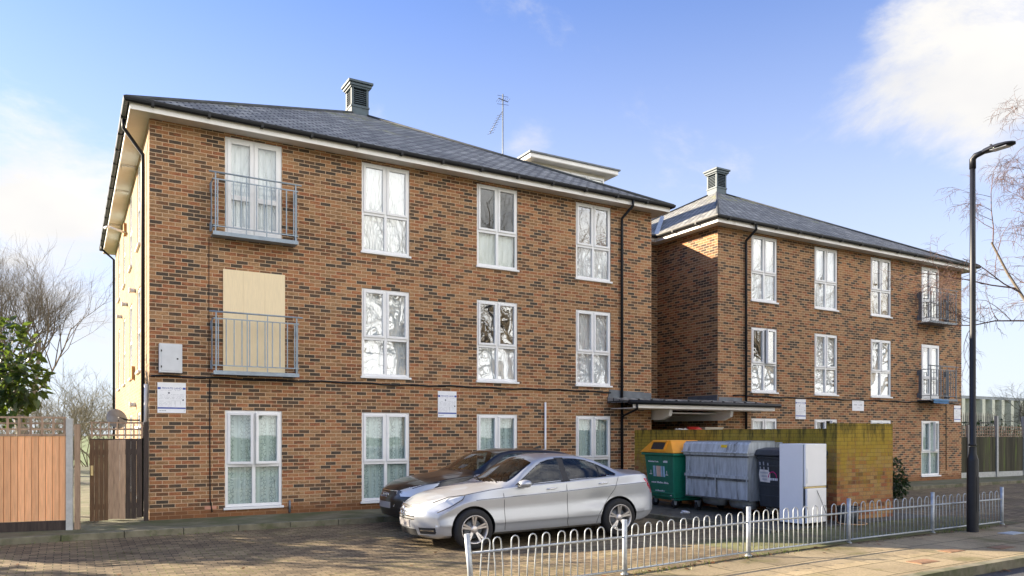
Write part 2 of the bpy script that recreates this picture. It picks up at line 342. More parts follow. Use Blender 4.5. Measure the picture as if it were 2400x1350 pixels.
# ------------------------------------------------------------------ mesh helpers
class MB:
    def __init__(s): s.v = []; s.f = []; s.m = []; s.sm = []
    def add(s, vs, fs, mi=0, smooth=False):
        o = len(s.v); s.v += [tuple(p) for p in vs]
        for f in fs: s.f.append([o + i for i in f]); s.m.append(mi); s.sm.append(smooth)
    def quad(s, a, b, c, d, mi=0): s.add([a, b, c, d], [(0, 1, 2, 3)], mi)
    def box(s, x0, y0, z0, x1, y1, z1, mi=0):
        x0, x1 = sorted((x0, x1)); y0, y1 = sorted((y0, y1)); z0, z1 = sorted((z0, z1))
        s.add([(x0, y0, z0), (x1, y0, z0), (x1, y1, z0), (x0, y1, z0), (x0, y0, z1), (x1, y0, z1), (x1, y1, z1), (x0, y1, z1)],
              [(0, 3, 2, 1), (4, 5, 6, 7), (0, 1, 5, 4), (1, 2, 6, 5), (2, 3, 7, 6), (3, 0, 4, 7)], mi)
    def prism(s, poly, axis, a, b, mi=0):
        """poly: list of 2-D points; axis 'x','y','z' extruded from a to b"""
        def P(p, t):
            return {'x': (t, p[0], p[1]), 'y': (p[0], t, p[1]), 'z': (p[0], p[1], t)}[axis]
        n = len(poly); vs = [P(p, a) for p in poly] + [P(p, b) for p in poly]
        fs = [tuple(range(n))[::-1], tuple(range(n, 2 * n))] + [(i, (i + 1) % n, n + (i + 1) % n, n + i) for i in range(n)]
        s.add(vs, fs, mi)
    def tube(s, pts, r, n=8, mi=0, cap=True, smooth=True):
        pts = [Vector(p) for p in pts]; k = len(pts)
        rs = r if isinstance(r, (list, tuple)) else [r] * k
        vs = []; up = None
        for i, p in enumerate(pts):
            d = (pts[min(i + 1, k - 1)] - pts[max(i - 1, 0)]).normalized()
            if up is None:
                up = Vector((0, 0, 1)) if abs(d.z) < .9 else Vector((1, 0, 0))
            a = d.cross(up)
            if a.length < 1e-5: a = d.cross(Vector((0, 1, 0)))
            a.normalize(); b = a.cross(d).normalized(); up = b
            for j in range(n):
                t = 2 * math.pi * j / n
                vs.append(p + (a * math.cos(t) + b * math.sin(t)) * rs[i])
        fs = []
        for i in range(k - 1):
            for j in range(n):
                fs.append((i * n + j, i * n + (j + 1) % n, (i + 1) * n + (j + 1) % n, (i + 1) * n + j))
        s.add(vs, fs, mi, smooth)
        if cap:
            o = len(s.v) - len(vs)
            s.f.append([o + j for j in range(n)][::-1]); s.m.append(mi); s.sm.append(False)
            s.f.append([o + (k - 1) * n + j for j in range(n)]); s.m.append(mi); s.sm.append(False)
    def lathe(s, prof, c, axis='z', n=24, mi=0, smooth=True):
        """prof: (radius, along) pairs"""
        vs = []
        for r, h in prof:
            for j in range(n):
                t = 2 * math.pi * j / n; a, b = r * math.cos(t), r * math.sin(t)
                vs.append({'z': (c[0] + a, c[1] + b, c[2] + h), 'y': (c[0] + a, c[1] + h, c[2] + b), 'x': (c[0] + h, c[1] + a, c[2] + b)}[axis])
        fs = []
        for i in range(len(prof) - 1):
            for j in range(n): fs.append((i * n + j, i * n + (j + 1) % n, (i + 1) * n + (j + 1) % n, (i + 1) * n + j))
        s.add(vs, fs, mi, smooth)
    def grid(s, P, mi=0, smooth=True, close=False):
        a, b = len(P), len(P[0]); vs = [p for row in P for p in row]
        s.add(vs, [(i * b + j, i * b + j + 1, (i + 1) * b + j + 1, (i + 1) * b + j) for i in range(a - 1) for j in range(b - 1)], mi, smooth)
    def build(s, name, mats, parent=None, bevel=0, loc=None, rot=None, fix=True):
        me = bpy.data.meshes.new(name); me.from_pydata(s.v, [], s.f)
        mats = mats if isinstance(mats, (list, tuple)) else [mats]
        for m in mats: me.materials.append(m)
        me.polygons.foreach_set('material_index', s.m); me.polygons.foreach_set('use_smooth', s.sm)
        if fix:
            bm = bmesh.new(); bm.from_mesh(me); bmesh.ops.recalc_face_normals(bm, faces=bm.faces); bm.to_mesh(me); bm.free()
        me.update(); boxuv(me)
        o = bpy.data.objects.new(name, me); COL.objects.link(o)
        if parent: o.parent = parent
        if loc: o.location = loc
        if rot: o.rotation_euler = rot
        if bevel:
            b = o.modifiers.new('bevel', 'BEVEL'); b.width = bevel; b.segments = 2; b.limit_method = 'ANGLE'; b.angle_limit = R(40)
        return o
def boxuv(me):
    uvl = me.uv_layers.new(name='uv'); n = len(me.loops); out = np.zeros((n, 2))
    co = np.zeros(len(me.vertices) * 3); me.vertices.foreach_get('co', co); co = co.reshape(-1, 3)
    for p in me.polygons:
        nr = p.normal
        if abs(nr.z) > .97: u = Vector((1, 0, 0)); v = Vector((0, 1, 0))
        else: u = Vector((-nr.y, nr.x, 0)).normalized(); v = nr.cross(u)
        for li in p.loop_indices:
            c = co[me.loops[li].vertex_index]; out[li] = (c[0] * u.x + c[1] * u.y + c[2] * u.z, c[0] * v.x + c[1] * v.y + c[2] * v.z)
    uvl.data.foreach_set('uv', out.ravel())
def thing(name, label, cat, loc=(0, 0, 0), rz=0, group=None):
    o = bpy.data.objects.new(name, None); COL.objects.link(o); o.location = loc; o.rotation_euler = (0, 0, rz)
    return tag(o, label, cat, group)
def tag(o, label, cat, group=None):
    o['label'] = label; o['category'] = cat
    if group: o['group'] = group
    return o
def struct(o): o['kind'] = 'structure'; return o
def copy_tree(o, parent=None):
    c = o.copy(); COL.objects.link(c); c.parent = parent
    for ch in list(o.children): copy_tree(ch, c)
    return c
def textmesh(body, size, loc, rot, mat, name, parent, align='CENTER'):
    cu = bpy.data.curves.new('lettering', 'FONT'); cu.body = body; cu.size = size; cu.align_x = align; cu.align_y = 'CENTER'; cu.extrude = .0005
    to = bpy.data.objects.new('lettering', cu); COL.objects.link(to)
    dg = bpy.context.evaluated_depsgraph_get(); me = bpy.data.meshes.new_from_object(to.evaluated_get(dg))
    bpy.data.objects.remove(to); me.materials.clear(); me.materials.append(mat)
    o = bpy.data.objects.new(name, me); COL.objects.link(o); o.parent = parent; o.location = loc; o.rotation_euler = rot
    return o

# ------------------------------------------------------------------ ground, roads, paths
def smooth01(t): t = max(0., min(1., t)); return t * t * (3 - 2 * t)
RX = [(-60, -.20), (2, -.18), (4.3, -.15), (7.0, -.08), (9, -.06), (14, -.03), (30, -.03), (60, -.03)]
def rx(x): return float(np.interp(x, [a for a, b in RX], [b for a, b in RX]))
def dz(x, y): return -.10 + (rx(x) + .10) * smooth01((-1.55 - y) / 3.6) - .05 * math.exp(-((x - 5.6) / 2.8) ** 2 - ((y + 5.1) / 1.5) ** 2)
def sheet(xs, ys, zf, name, mat):
    m = MB(); m.grid([[(x, y, zf(x, y)) for y in ys] for x in xs], smooth=True); return struct(m.build(name, mat))
def gz(x, y):
    return -.03 - .5 * smooth01((-1.1 - y) / .8)
sheet([-600, -60, -30, -15, 0, 15, 30, 60, 150, 700], [-600, -60, -25, -12, -6, -2, -1.7, -1.5, -1.3, -1.1, 0, 15, 60, 200, 900], gz, 'ground', M_GRASSG)
drv = sheet(np.linspace(-30, 45, 121), np.linspace(-8.35, -1.62, 28), dz, 'drive', M_PAVING)
sheet(np.linspace(-30, 3.2, 20), np.linspace(-10.30, -8.35, 4), lambda x, y: rx(x), 'drive_crossover', M_PAVING)
sheet(np.linspace(3.2, 45, 30), np.linspace(-10.30, -8.35, 4), lambda x, y: rx(x) - .004, 'pavement', M_SLABS)
def strip(name, mat, x0, x1, y0, y1, top, drop, n=30):
    m = MB(); xs = np.linspace(x0, x1, n)
    for a, b in zip(xs[:-1], xs[1:]):
        ta, tb = top(a), top(b)
        m.quad((a, y0, ta), (b, y0, tb), (b, y1, tb), (a, y1, ta))
        m.quad((a, y0, ta - drop), (b, y0, tb - drop), (b, y0, tb), (a, y0, ta))
    return struct(m.build(name, mat))
strip('street_kerb', M_KERB, 2.0, 45, -10.43, -10.30, lambda x: rx(x) + .004 - .10 * smooth01((4.2 - x) / 2.2), .25)
sheet(np.linspace(-60, 60, 40), [-19, -16, -13, -10.43], lambda x, y: rx(x) - .115, 'road', M_ROAD)
strip('opposite_pavement', M_SLABS, -60, 60, -24, -19, lambda x: -.05, .25)
foot = MB(); foot.box(-6, -1.50, -.30, 40, 0.0, .0); foot.box(12.29, 0, -.30, 14.75, 9.6, -.001)
struct(foot.build('footway', M_FOOTWAY))
kb = MB()
x = -6.0
while x < 40: kb.box(x + .004, -1.625, -.30, x + .911, -1.503, .006); x += .915
struct(kb.build('footway_kerb', M_KERB, bevel=.012))
pad = MB(); pad.box(9.05, -7.0, -.3, 13.6, -1.63, .0); struct(pad.build('bin_store_slab', M_PAD))
pk = MB()
y = -7.0
while y < -1.7: pk.box(8.92, y + .004, -.3, 9.045, y + .88, .012); y += .885
struct(pk.build('bin_store_kerb', M_KERB, bevel=.012))
sheet(np.linspace(7.2, 14.2, 30), np.linspace(-8.33, -7.0, 8), lambda x, y: dz(x, y) + .03 * smooth01(min((x - 7.2) / .8, (14.2 - x) / .8)) * smooth01((y + 8.33) / .2 + .3), 'planted_verge', M_EARTH)
lw = MB(); lw.box(-30, .05, -.3, -.9, 40, -.004); struct(lw.build('garden_lawn', M_GRASSG))
pv = MB(); pv.box(-2.6, -.95, -.3, -.0, 30, .002); struct(pv.build('garden_path', M_FOOTWAY))

# ------------------------------------------------------------------ apartment building
bld = thing('apartment_building', 'three storey brown brick apartment block with two hipped slate roofs and white windows', 'apartment building')
LW0, LW1, RW0, RW1, DEP = 0.0, 12.29, 14.75, 27.04, 12.29
WX = [1.36, 4.17, 6.98, 9.81]; WW = 1.11
ROWS = [(.13, 2.11), (2.85, 4.81), (5.56, 7.54)]
HT = 7.62
REV = .085
def wall_panel(mb, O, U, Nn, Wd, H, holes, z0=0.):
    O, U, Nn = Vector(O), Vector(U), Vector(Nn)
    us = sorted({0, Wd} | {h[0] for h in holes} | {h[1] for h in holes}); zs = sorted({z0, H} | {h[2] for h in holes} | {h[3] for h in holes})
    P = lambda u, z, d=0: O + U * u - Nn * d + Vector((0, 0, z))
    for a, b in zip(us[:-1], us[1:]):
        for c, d in zip(zs[:-1], zs[1:]):
            if any(h[0] <= a + 1e-6 and b <= h[1] + 1e-6 and h[2] <= c + 1e-6 and d <= h[3] + 1e-6 for h in holes): continue
            mb.quad(P(a, c), P(b, c), P(b, d), P(a, d))
    for a, b, c, d in holes:
        mb.quad(P(a, c), P(a, c, REV * 2), P(a, d, REV * 2), P(a, d)); mb.quad(P(b, c), P(b, d), P(b, d, REV * 2), P(b, c, REV * 2))
        mb.quad(P(a, d), P(a, d, REV * 2), P(b, d, REV * 2), P(b, d)); mb.quad(P(a, c), P(b, c), P(b, c, REV * 2), P(a, c, REV * 2))
SIDEW = [(2.1, 2.9), (4.6, 5.4), (7.2, 8.0), (9.7, 10.5)]
fh = [(x, x + WW, z0, z1) for x in WX for z0, z1 in ROWS]
sh = [(DEP - b, DEP - a, z0 + .15, z1) for a, b in SIDEW for z0, z1 in ROWS]
mb = MB()
wall_panel(mb, (LW0, 0, 0), (1, 0, 0), (0, -1, 0), LW1, HT, fh, -.2)
mb2 = MB(); wall_panel(mb2, (LW0, DEP, 0), (0, -1, 0), (-1, 0, 0), DEP, HT, sh, -.2); mb2.build('wall', M_BUFF, bld, fix=False)
wall_panel(mb, (LW1, 0, 0), (0, 1, 0), (1, 0, 0), DEP, HT, [], -.2)
wall_panel(mb, (LW1, DEP, 0), (-1, 0, 0), (0, 1, 0), LW1, HT, [], -.2)
mb.build('wall', M_BRICK, bld, fix=False)
mb = MB()
wall_panel(mb, (RW0, 0, 0), (1, 0, 0), (0, -1, 0), LW1, HT, fh, -.2)
wall_panel(mb, (RW0, DEP, 0), (0, -1, 0), (-1, 0, 0), DEP, HT, [], -.2)
wall_panel(mb, (RW1, 0, 0), (0, 1, 0), (1, 0, 0), DEP, HT, [], -.2)
wall_panel(mb, (RW1, DEP, 0), (-1, 0, 0), (0, 1, 0), LW1, HT, [], -.2)
mb.build('wall', M_BRICK, bld, fix=False)
mb = MB(); wall_panel(mb, (LW1, 2.6, 0), (1, 0, 0), (0, -1, 0), RW0 - LW1, HT, [], 2.78)
mb.box(LW1, 2.6, 2.76, RW0, 9.6, 2.79)
wall_panel(mb, (RW0, 9.6, 0), (-1, 0, 0), (0, 1, 0), RW0 - LW1, HT, [], -.2)
mb.build('wall', M_BRICK, bld, fix=False)
mb = MB(); mb.box(LW1 + .5, 9.50, .0, LW1 + 1.5, 9.55, 2.1); mb.build('entrance_door', M_WOODB, bld)
for x0 in (LW0, RW0):
    mb = MB()
    for z in (.05, 2.62, 5.34, HT - .03): mb.box(x0 + .2, .2, z - .12, x0 + LW1 - .2, DEP - .2, z)
    mb.box(x0 + .2, 3.2, .1, x0 + LW1 - .2, 3.3, HT - .2)
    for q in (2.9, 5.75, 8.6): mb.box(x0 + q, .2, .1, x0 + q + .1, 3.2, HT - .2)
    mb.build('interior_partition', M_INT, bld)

# roofs
OV = .35; EZ = 7.80; APZ = 11.24
def pyramid(x0):
    m = MB(); g = OV + .07; E_ = EZ - .055; a = (x0 - g, -g, E_); b = (x0 + LW1 + g, -g, E_); c = (x0 + LW1 + g, DEP + g, E_); d = (x0 - g, DEP + g, E_); t = (x0 + LW1 / 2, DEP / 2, APZ)
    for p, q in ((a, b), (b, c), (c, d), (d, a)): m.add([p, q, t], [(0, 1, 2)])
    e = .03
    lo = [(p[0], p[1], p[2] - e) for p in (a, b, c, d)]; up = [a, b, c, d]
    for i in range(4): j = (i + 1) % 4; m.quad(lo[i], lo[j], up[j], up[i])
    r = m.build('roof', M_SLATE, bld, fix=False)
    hp = MB()
    for p in (a, b, c, d):
        hp.tube([Vector(p) + Vector((0, 0, .012)), Vector(t) + Vector((0, 0, .012))], .045, 6)
    hp.build('hip_tile', M_RIDGE, r)
    # eaves: soffit, fascia and gutter round the wing
    s = MB(); o = OV; X0, X1, Y0, Y1 = x0, x0 + LW1, 0, DEP
    s.box(X0 - o + .02, Y0 - o + .02, HT - .012, X1 + o - .02, Y0 + .0, HT + .004); s.box(X0 - o + .02, Y1, HT - .012, X1 + o - .02, Y1 + o - .02, HT + .004)
    s.box(X0 - o + .02, Y0, HT - .012, X0, Y1, HT + .004); s.box(X1, Y0, HT - .012, X1 + o - .02, Y1, HT + .004)
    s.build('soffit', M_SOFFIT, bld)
    f = MB(); zb, zt = HT - .03, EZ - .04
    f.box(X0 - o, Y0 - o, zb, X1 + o, Y0 - o + .02, zt); f.box(X0 - o, Y1 + o - .02, zb, X1 + o, Y1 + o, zt)
    f.box(X0 - o, Y0 - o + .02, zb, X0 - o + .02, Y1 + o - .02, zt); f.box(X1 + o - .02, Y0 - o + .02, zb, X1 + o, Y1 + o - .02, zt)
    f.build('fascia', M_FASCIA, bld)
    gm = MB(); q = o + .055; zc = EZ - .055
    cs = [(X0 - q, Y0 - q), (X1 + q, Y0 - q), (X1 + q, Y1 + q), (X0 - q, Y1 + q)]
    prof = [(.055, .03), (.055, 0), (.045, -.035), (.015, -.055), (-.02, -.052), (-.048, -.03), (-.052, .03)]
    ring = []
    for du, dzz in prof:
        ring.append([(cx + (-du if cx < x0 + 5 else du), cy + (-du if cy < 5 else du), zc + dzz) for cx, cy in cs])
    for i in range(len(prof) - 1):
        for k in range(4):
            l = (k + 1) % 4; gm.add([ring[i][k], ring[i][l], ring[i + 1][l], ring[i + 1][k]], [(0, 1, 2, 3)], 0, False)
    gx = X0
    while gx < X1 + .4:
        gm.box(gx, Y0 - q - .058, zc - .064, gx + .05, Y0 - o, zc + .034); gx += .98
    gy = Y0 + .4
    while gy < Y1 + .4:
        gm.box(X0 - q - .058, gy, zc - .064, X0 - o, gy + .05, zc + .034); gm.box(X1 + o, gy, zc - .064, X1 + q + .058, gy + .05, zc + .034); gy += .98
    gm.build('gutter', M_BLACKP, bld, fix=False)
    # louvred cupola on the apex
    cx, cy = x0 + LW1 / 2, DEP / 2; zb = APZ - .26; h = .265
    c0 = MB(); c0.box(cx - h, cy - h, zb, cx + h, cy + h, zb + .34)
    for sx_ in (-1, 1):
        for sy_ in (-1, 1): c0.box(cx + sx_ * h, cy + sy_ * h, zb + .34, cx + sx_ * (h - .07), cy + sy_ * (h - .07), zb + .90)
    c0.box(cx - h + .09, cy - h + .09, zb + .34, cx + h - .09, cy + h - .09, zb + .90, 1)
    c0.box(cx - h - .02, cy - h - .02, zb + .335, cx + h + .02, cy + h + .02, zb + .385)
    cu = c0.build('cupola', [M_CUPOLA, M_DARK], bld)
    lv = MB()
    for k in range(8):
        z = zb + .40 + k * .060
        for s_ in (-1, 1):
            lv.prism([(cy + s_ * (h - .08), z + .05), (cy + s_ * (h - .01), z), (cy + s_ * (h - .012), z + .012), (cy + s_ * (h - .08), z + .062)], 'x', cx - h + .07, cx + h - .07)
            lv.prism([(cx + s_ * (h - .08), z + .05), (cx + s_ * (h - .01), z), (cx + s_ * (h - .012), z + .012), (cx + s_ * (h - .08), z + .062)], 'y', cy - h + .07, cy + h - .07)
    lv.build('louvre', M_CUPOLA, cu)
    cp = MB(); z = zb + .90
    for k, (e_, hh) in enumerate(((.03, .05), (.07, .06), (.045, .02), (.11, .06))):
        cp.box(cx - h - e_, cy - h - e_, z, cx + h + e_, cy + h + e_, z + hh); z += hh + .001
    e_ = h + .11
    cp.add([(cx - e_, cy - e_, z), (cx + e_, cy - e_, z), (cx + e_, cy + e_, z), (cx - e_, cy + e_, z), (cx, cy, z + .08)], [(0, 1, 4), (1, 2, 4), (2, 3, 4), (3, 0, 4)])
    cp.build('cupola_cap', M_CUPOLA, cu)
pyramid(LW0); pyramid(RW0)
# link roof between the wings (lower ridge running front to back, valleys to both wings)
m = MB(); y0 = 2.6 - OV; rz = EZ + (RW0 - LW1) * .0
m.quad((LW1 + .2, y0, EZ), (RW0 - .2, y0, EZ), (RW0 - .2, 6.3, EZ + 2.05), (LW1 + .2, 6.3, EZ + 2.05))
m.quad((LW1 + .2, 6.3, EZ + 2.05), (RW0 - .2, 6.3, EZ + 2.05), (RW0 - .2, 10.0, EZ), (LW1 + .2, 10.0, EZ))
lr = m.build('roof', M_SLATE, bld, fix=False)
v = MB()
for x_, s_ in ((RW0 - .40, 1),):
    v.quad((x_ - .04, y0 - .02, EZ + .03), (x_ + .14, y0 - .02, EZ + .03), (x_ + 3.4, y0 + 3.4, EZ + 1.90), (x_ + 3.22, y0 + 3.4, EZ + 1.90))
v.build('valley_lead', M_ZINC, lr)
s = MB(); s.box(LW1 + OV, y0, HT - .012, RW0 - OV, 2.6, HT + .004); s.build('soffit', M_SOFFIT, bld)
s = MB(); s.box(LW1 + OV, y0 - .0, HT - .03, RW0 - OV, y0 + .02, EZ - .04); s.build('fascia', M_FASCIA, bld)
s = MB(); s.tube([(LW1 + OV - .05, y0 - .05, EZ - .06), (RW0 - OV + .05, y0 - .05, EZ - .06)], .056, 10); s.build('gutter', M_BLACKP, bld)
# clerestory over the stair
m = MB(); m.box(12.05, 5.75, 7.9, 15.05, 9.2, 10.74); cl = m.build('clerestory', M_CREAM, bld)
m = MB(); m.box(11.80, 5.42, 10.74, 15.38, 9.6, 10.76, 1); m.box(11.78, 5.4, 10.761, 15.4, 9.62, 10.89, 0)
m.build('clerestory_fascia', [M_FASCIA, M_SOFFIT], cl)
m = MB(); m.box(11.72, 5.34, 10.891, 15.46, 9.68, 10.94); m.build('clerestory_roof', M_LEAD, cl)
fr = MB(); gl = MB()
for k in range(4):
    a = 12.15 + k * .72; fr.box(a, 5.70, 9.70, a + .70, 5.748, 9.77); fr.box(a, 5.70, 10.56, a + .70, 5.748, 10.63)
    fr.box(a, 5.70, 9.77, a + .07, 5.748, 10.56); fr.box(a + .63, 5.70, 9.77, a + .70, 5.748, 10.56)
    gl.box(a + .07, 5.735, 9.77, a + .63, 5.745, 10.56)
fr.build('clerestory_window', M_WHITE, cl); gl.build('clerestory_glass', M_GLASSM, cl)

# ---- windows
def window(x0, z0, z1, curtain='net', style='window', glass=None, opened=(0, 0), wd=WW):
    """casement pair above two fixed lights, set in the front wall; x0 = left edge, outer face near y=0"""
    h = z1 - z0; yf, yb = .022, .085; F = .058
    zt = z0 + h * .445 if style == 'window' else z0 + h * .40
    f = MB(); zb = z0 + (.05 if style == 'window' else 0.)
    f.box(0, yf, zb, F, yb, z1); f.box(wd - F, yf, zb, wd, yb, z1)
    f.box(F, yf, z1 - F, wd - F, yb, z1); f.box(F, yf, zb, wd - F, yb, zb + F)
    c = wd / 2
    f.box(c - .035, yf, zb + F, c + .035, yb, z1 - F)
    if style == 'window': f.box(F, yf, zt - .035, c - .035, yb, zt + .035); f.box(c + .035, yf, zt - .035, wd - F, yb, zt + .035)
    fo = f.build('window', M_WHITE, bld, bevel=.006, loc=(x0, 0, 0))
    if style == 'window':
        s_ = MB(); s_.box(-.03, -.045, z0, wd + .03, .09, z0 + .045); s_.build('sill', M_WHITE, fo, bevel=.006)
    pm = MB(); gm = glass or M_GLASS
    def leaf(a, b, lo, hi, ang, name='sash', T=.052):
        """an opening light with its own frame; hinged on the outer side"""
        hinge = a if a < c else b; sg = 1 if a < c else -1
        q = MB(); y0_, y1_ = yf - .022, yb - .012
        def bx(x1, zz1, x2, zz2, g=0, ya=y0_, yb_=y1_): q.box(x1 - hinge, ya, zz1, x2 - hinge, yb_, zz2, g)
        bx(a, lo, a + T, hi); bx(b - T, lo, b, hi); bx(a + T, lo, b - T, lo + T); bx(a + T, hi - T, b - T, hi)
        if style == 'door':
            bx(a + T, zt - .05, b - T, zt + .05); bx(a + T, lo + T, b - T, lo + T + .10)
        so_ = q.build(name, M_WHITE, fo, bevel=.005, loc=(hinge, 0, 0), rot=(0, 0, -sg * R(ang)))
        if ang:
            g = MB(); g.box(a + T - hinge, yb - .05, lo + T, b - T - hinge, yb - .044, hi - T)
            g.build('pane', gm, fo, loc=(hinge, 0, 0), rot=(0, 0, -sg * R(ang)))
        else:
            if style == 'door':
                pm.box(a + T, yb - .05, lo + T + .10, b - T, yb - .044, zt - .05); pm.box(a + T, yb - .05, zt + .05, b - T, yb - .044, hi - T)
            else: pm.box(a + T, yb - .05, lo + T, b - T, yb - .044, hi - T)
    if style == 'window':
        leaf(F - .012, c - .023, zt + .023, z1 - F + .012, opened[0]); leaf(c + .023, wd - F + .012, zt + .023, z1 - F + .012, opened[1])
        pm.box(F, yb - .03, zb + F, c - .035, yb - .024, zt - .035); pm.box(c + .035, yb - .03, zb + F, wd - F, yb - .024, zt - .035)
    else:
        leaf(F - .012, c - .004, zb + F - .012, z1 - F + .012, 0, 'door_leaf', .075); leaf(c + .004, wd - F + .012, zb + F - .012, z1 - F + .012, 0, 'door_leaf', .075)
    pm.build('pane', gm, fo)
    if curtain and curtain != 'none':
        def drape(a, b, lo, hi, mat, amp=.014, per=.11, yy=.125):
            g = MB(); n = max(8, int((b - a) / .014)); ph = random.random() * 6
            row = [(a + (b - a) * i / n, yy + amp * math.sin(i * (b - a) / n / per * 6.28 + ph) + amp * .6 * math.sin(i * (b - a) / n / per * 2.1 + ph * 2)) for i in range(n + 1)]
            g.grid([[(p, q, lo) for p, q in row], [(p, q, hi) for p, q in row]], 0, True)
            g.build('curtain', mat, fo, fix=False)
        lo, hi = z0 + .02, z1 - .02
        if curtain == 'lace': drape(.03, wd - .03, lo, hi, M_LACE)
        elif curtain == 'net': drape(.03, wd - .03, lo, hi, M_NET)
        elif curtain == 'blind': drape(.05, wd - .05, lo, zt + .02, M_BLIND, .003)
        elif curtain == 'sides': drape(.03, wd * .26, lo, hi, M_NET); drape(wd * .78, wd - .03, lo, hi, M_BLIND)
        elif curtain == 'half': drape(.03, wd - .03, lo, zt + .02, M_NET)
        elif curtain == 'drape': drape(.03, wd * .3, lo, hi, M_DRAPE); drape(wd * .66, wd - .03, lo, hi, M_DRAPE)
    return fo
G, B, WV = M_GLASS, M_GLASSM, M_GLASSW
LEFTW = {(0, 0): ('lace', G, (14, 9)), (1, 0): ('lace', G, (0, 0)), (2, 0): ('lace', G, (0, 0)), (3, 0): ('lace', G, (0, 0)),
         (1, 1): ('net', WV, (0, 0)), (2, 1): ('half', WV, (0, 0)), (3, 1): ('net', B, (0, 0)),
         (1, 2): ('net', B, (0, 0)), (2, 2): ('blind', G, (0, 0)), (3, 2): ('half', B, (0, 0))}
RIGHTW = {(0, 0): ('net', G, (0, 0)), (1, 0): ('sides', G, (0, 22)), (2, 0): ('net', G, (0, 0)), (3, 0): ('lace', G, (0, 18)),
          (0, 1): ('half', B, (0, 12)), (1, 1): ('net', B, (0, 0)), (2, 1): ('net', B, (0, 0)),
          (0, 2): ('net', B, (0, 0)), (1, 2): ('net', B, (0, 0)), (2, 2): ('drape', B, (0, 0))}
for (c, r), (cu, gm, op) in LEFTW.items(): window(WX[c], *ROWS[r], cu, 'window', gm, op)
for (c, r), (cu, gm, op) in RIGHTW.items(): window(RW0 + WX[c], *ROWS[r], cu, 'window', gm, op)
window(WX[0], *ROWS[2], 'net', 'door', G)
window(RW0 + WX[3], *ROWS[2], 'sides', 'door', B); window(RW0 + WX[3], *ROWS[1], 'net', 'door', B)
bd = MB(); bd.box(1.32, -.028, 2.86, 2.525, -.002, 4.90); bo = bd.build('door_board', M_BOARD, bld, bevel=.003)
bo['label'] = 'cream board screwed over the first floor doorway'
bd = MB()
for xx in (1.70, 2.12): bd.box(xx, -.0295, 2.88, xx + .004, -.0282, 4.88)
bd.build('board_joint', plain('board_joint', (.62, .48, .29), .8), bo)
# west side windows (seen at a steep angle)
for a, b in SIDEW:
    for z0, z1 in ROWS:
        z0 += .15; f = MB(); F = .055
        f.box(.015, a, z0, .08, a + F, z1); f.box(.015, b - F, z0, .08, b, z1); f.box(.015, a + F, z0, .08, b - F, z0 + F); f.box(.015, a + F, z1 - F, .08, b - F, z1)
        f.box(.015, a + F, z0 + .85, .08, b - F, z0 + .91)
        fo = f.build('window', M_WHITE, bld)
        f = MB(); f.box(-.05, a - .03, z0 - .045, .08, b + .03, z0); f.build('sill', M_WHITE, fo)
        f = MB(); f.box(.05, a + F, z0 + F, .056, b - F, z0 + .85); f.box(.05, a + F, z0 + .91, .056, b - F, z1 - F); f.build('pane', M_GLASS, fo)
        f = MB(); f.box(.13, a, z0, .14, b, z1); f.build('curtain', M_NET, fo)

def balcony(x0, x1, z, mat, proj=.27):
    """narrow guard rail in front of a door: tray, bars, rails, side plates, long handrail"""
    m = MB(); y = -proj; t = .0095
    bars = MB(); n = 11
    for k in range(n):
        xx = x0 + .08 + (x1 - x0 - .16) * k / (n - 1); bars.box(xx - t, y - t, z + .10, xx + t, y + t, z + 1.0 - .002)
    for xx in (x0 + .04, x1 - .04): bars.box(xx - .012, y - .012, z - .02, xx + .012, y + .012, z + 1.12)
    for xx in (x0 + (x1 - x0) * .38, x0 + (x1 - x0) * .62): bars.box(xx - t, y - .012, z - .01, xx + t, y + .0, z + 1.12)
    bo_ = bars.build('balcony', mat, bld)
    r_ = MB()
    for zz in (z + .09, z + 1.0):
        r_ = MB(); r_.box(x0, y - .011, zz - .010, x1, y + .011, zz + .010)
        for xx in (x0, x1): r_.box(xx - .011, y, zz - .0095, xx + .011, 0, zz + .0095)
        r_.build('rail', mat, bo_)
    for xx in (x0 - .012, x1 + .012):
        s_ = MB(); s_.box(xx - .005, -.16, z + .02, xx + .005, -.05, z + .99); s_.box(xx - .016, -.004 - .05, z + .03, xx + .016, 0, z + .2); s_.box(xx - .016, -.054, z + .8, xx + .016, 0, z + .97)
        s_.build('side_plate', mat, bo_)
    h_ = MB(); h_.tube([(x0 - .08, y, z + 1.13), (x1 + .08, y, z + 1.13)], .017, 8); h_.build('handrail', mat, bo_)
    f_ = MB(); f_.box(x0 - .01, -proj - .02, z - .075, x1 + .01, -.0, z - .055); f_.box(x0 - .01, -proj - .024, z - .085, x1 + .01, -proj - .02, z - .01); f_.build('tray', mat, bo_)
    return bo_
balcony(1.10, 2.72, 5.58, M_BALC); balcony(1.11, 2.74, 2.88, M_BALC)
balcony(RW0 + 9.58, RW0 + 11.2, 5.58, M_ZINCD, .45); balcony(RW0 + 9.58, RW0 + 11.2, 2.88, M_ZINCD, .45)

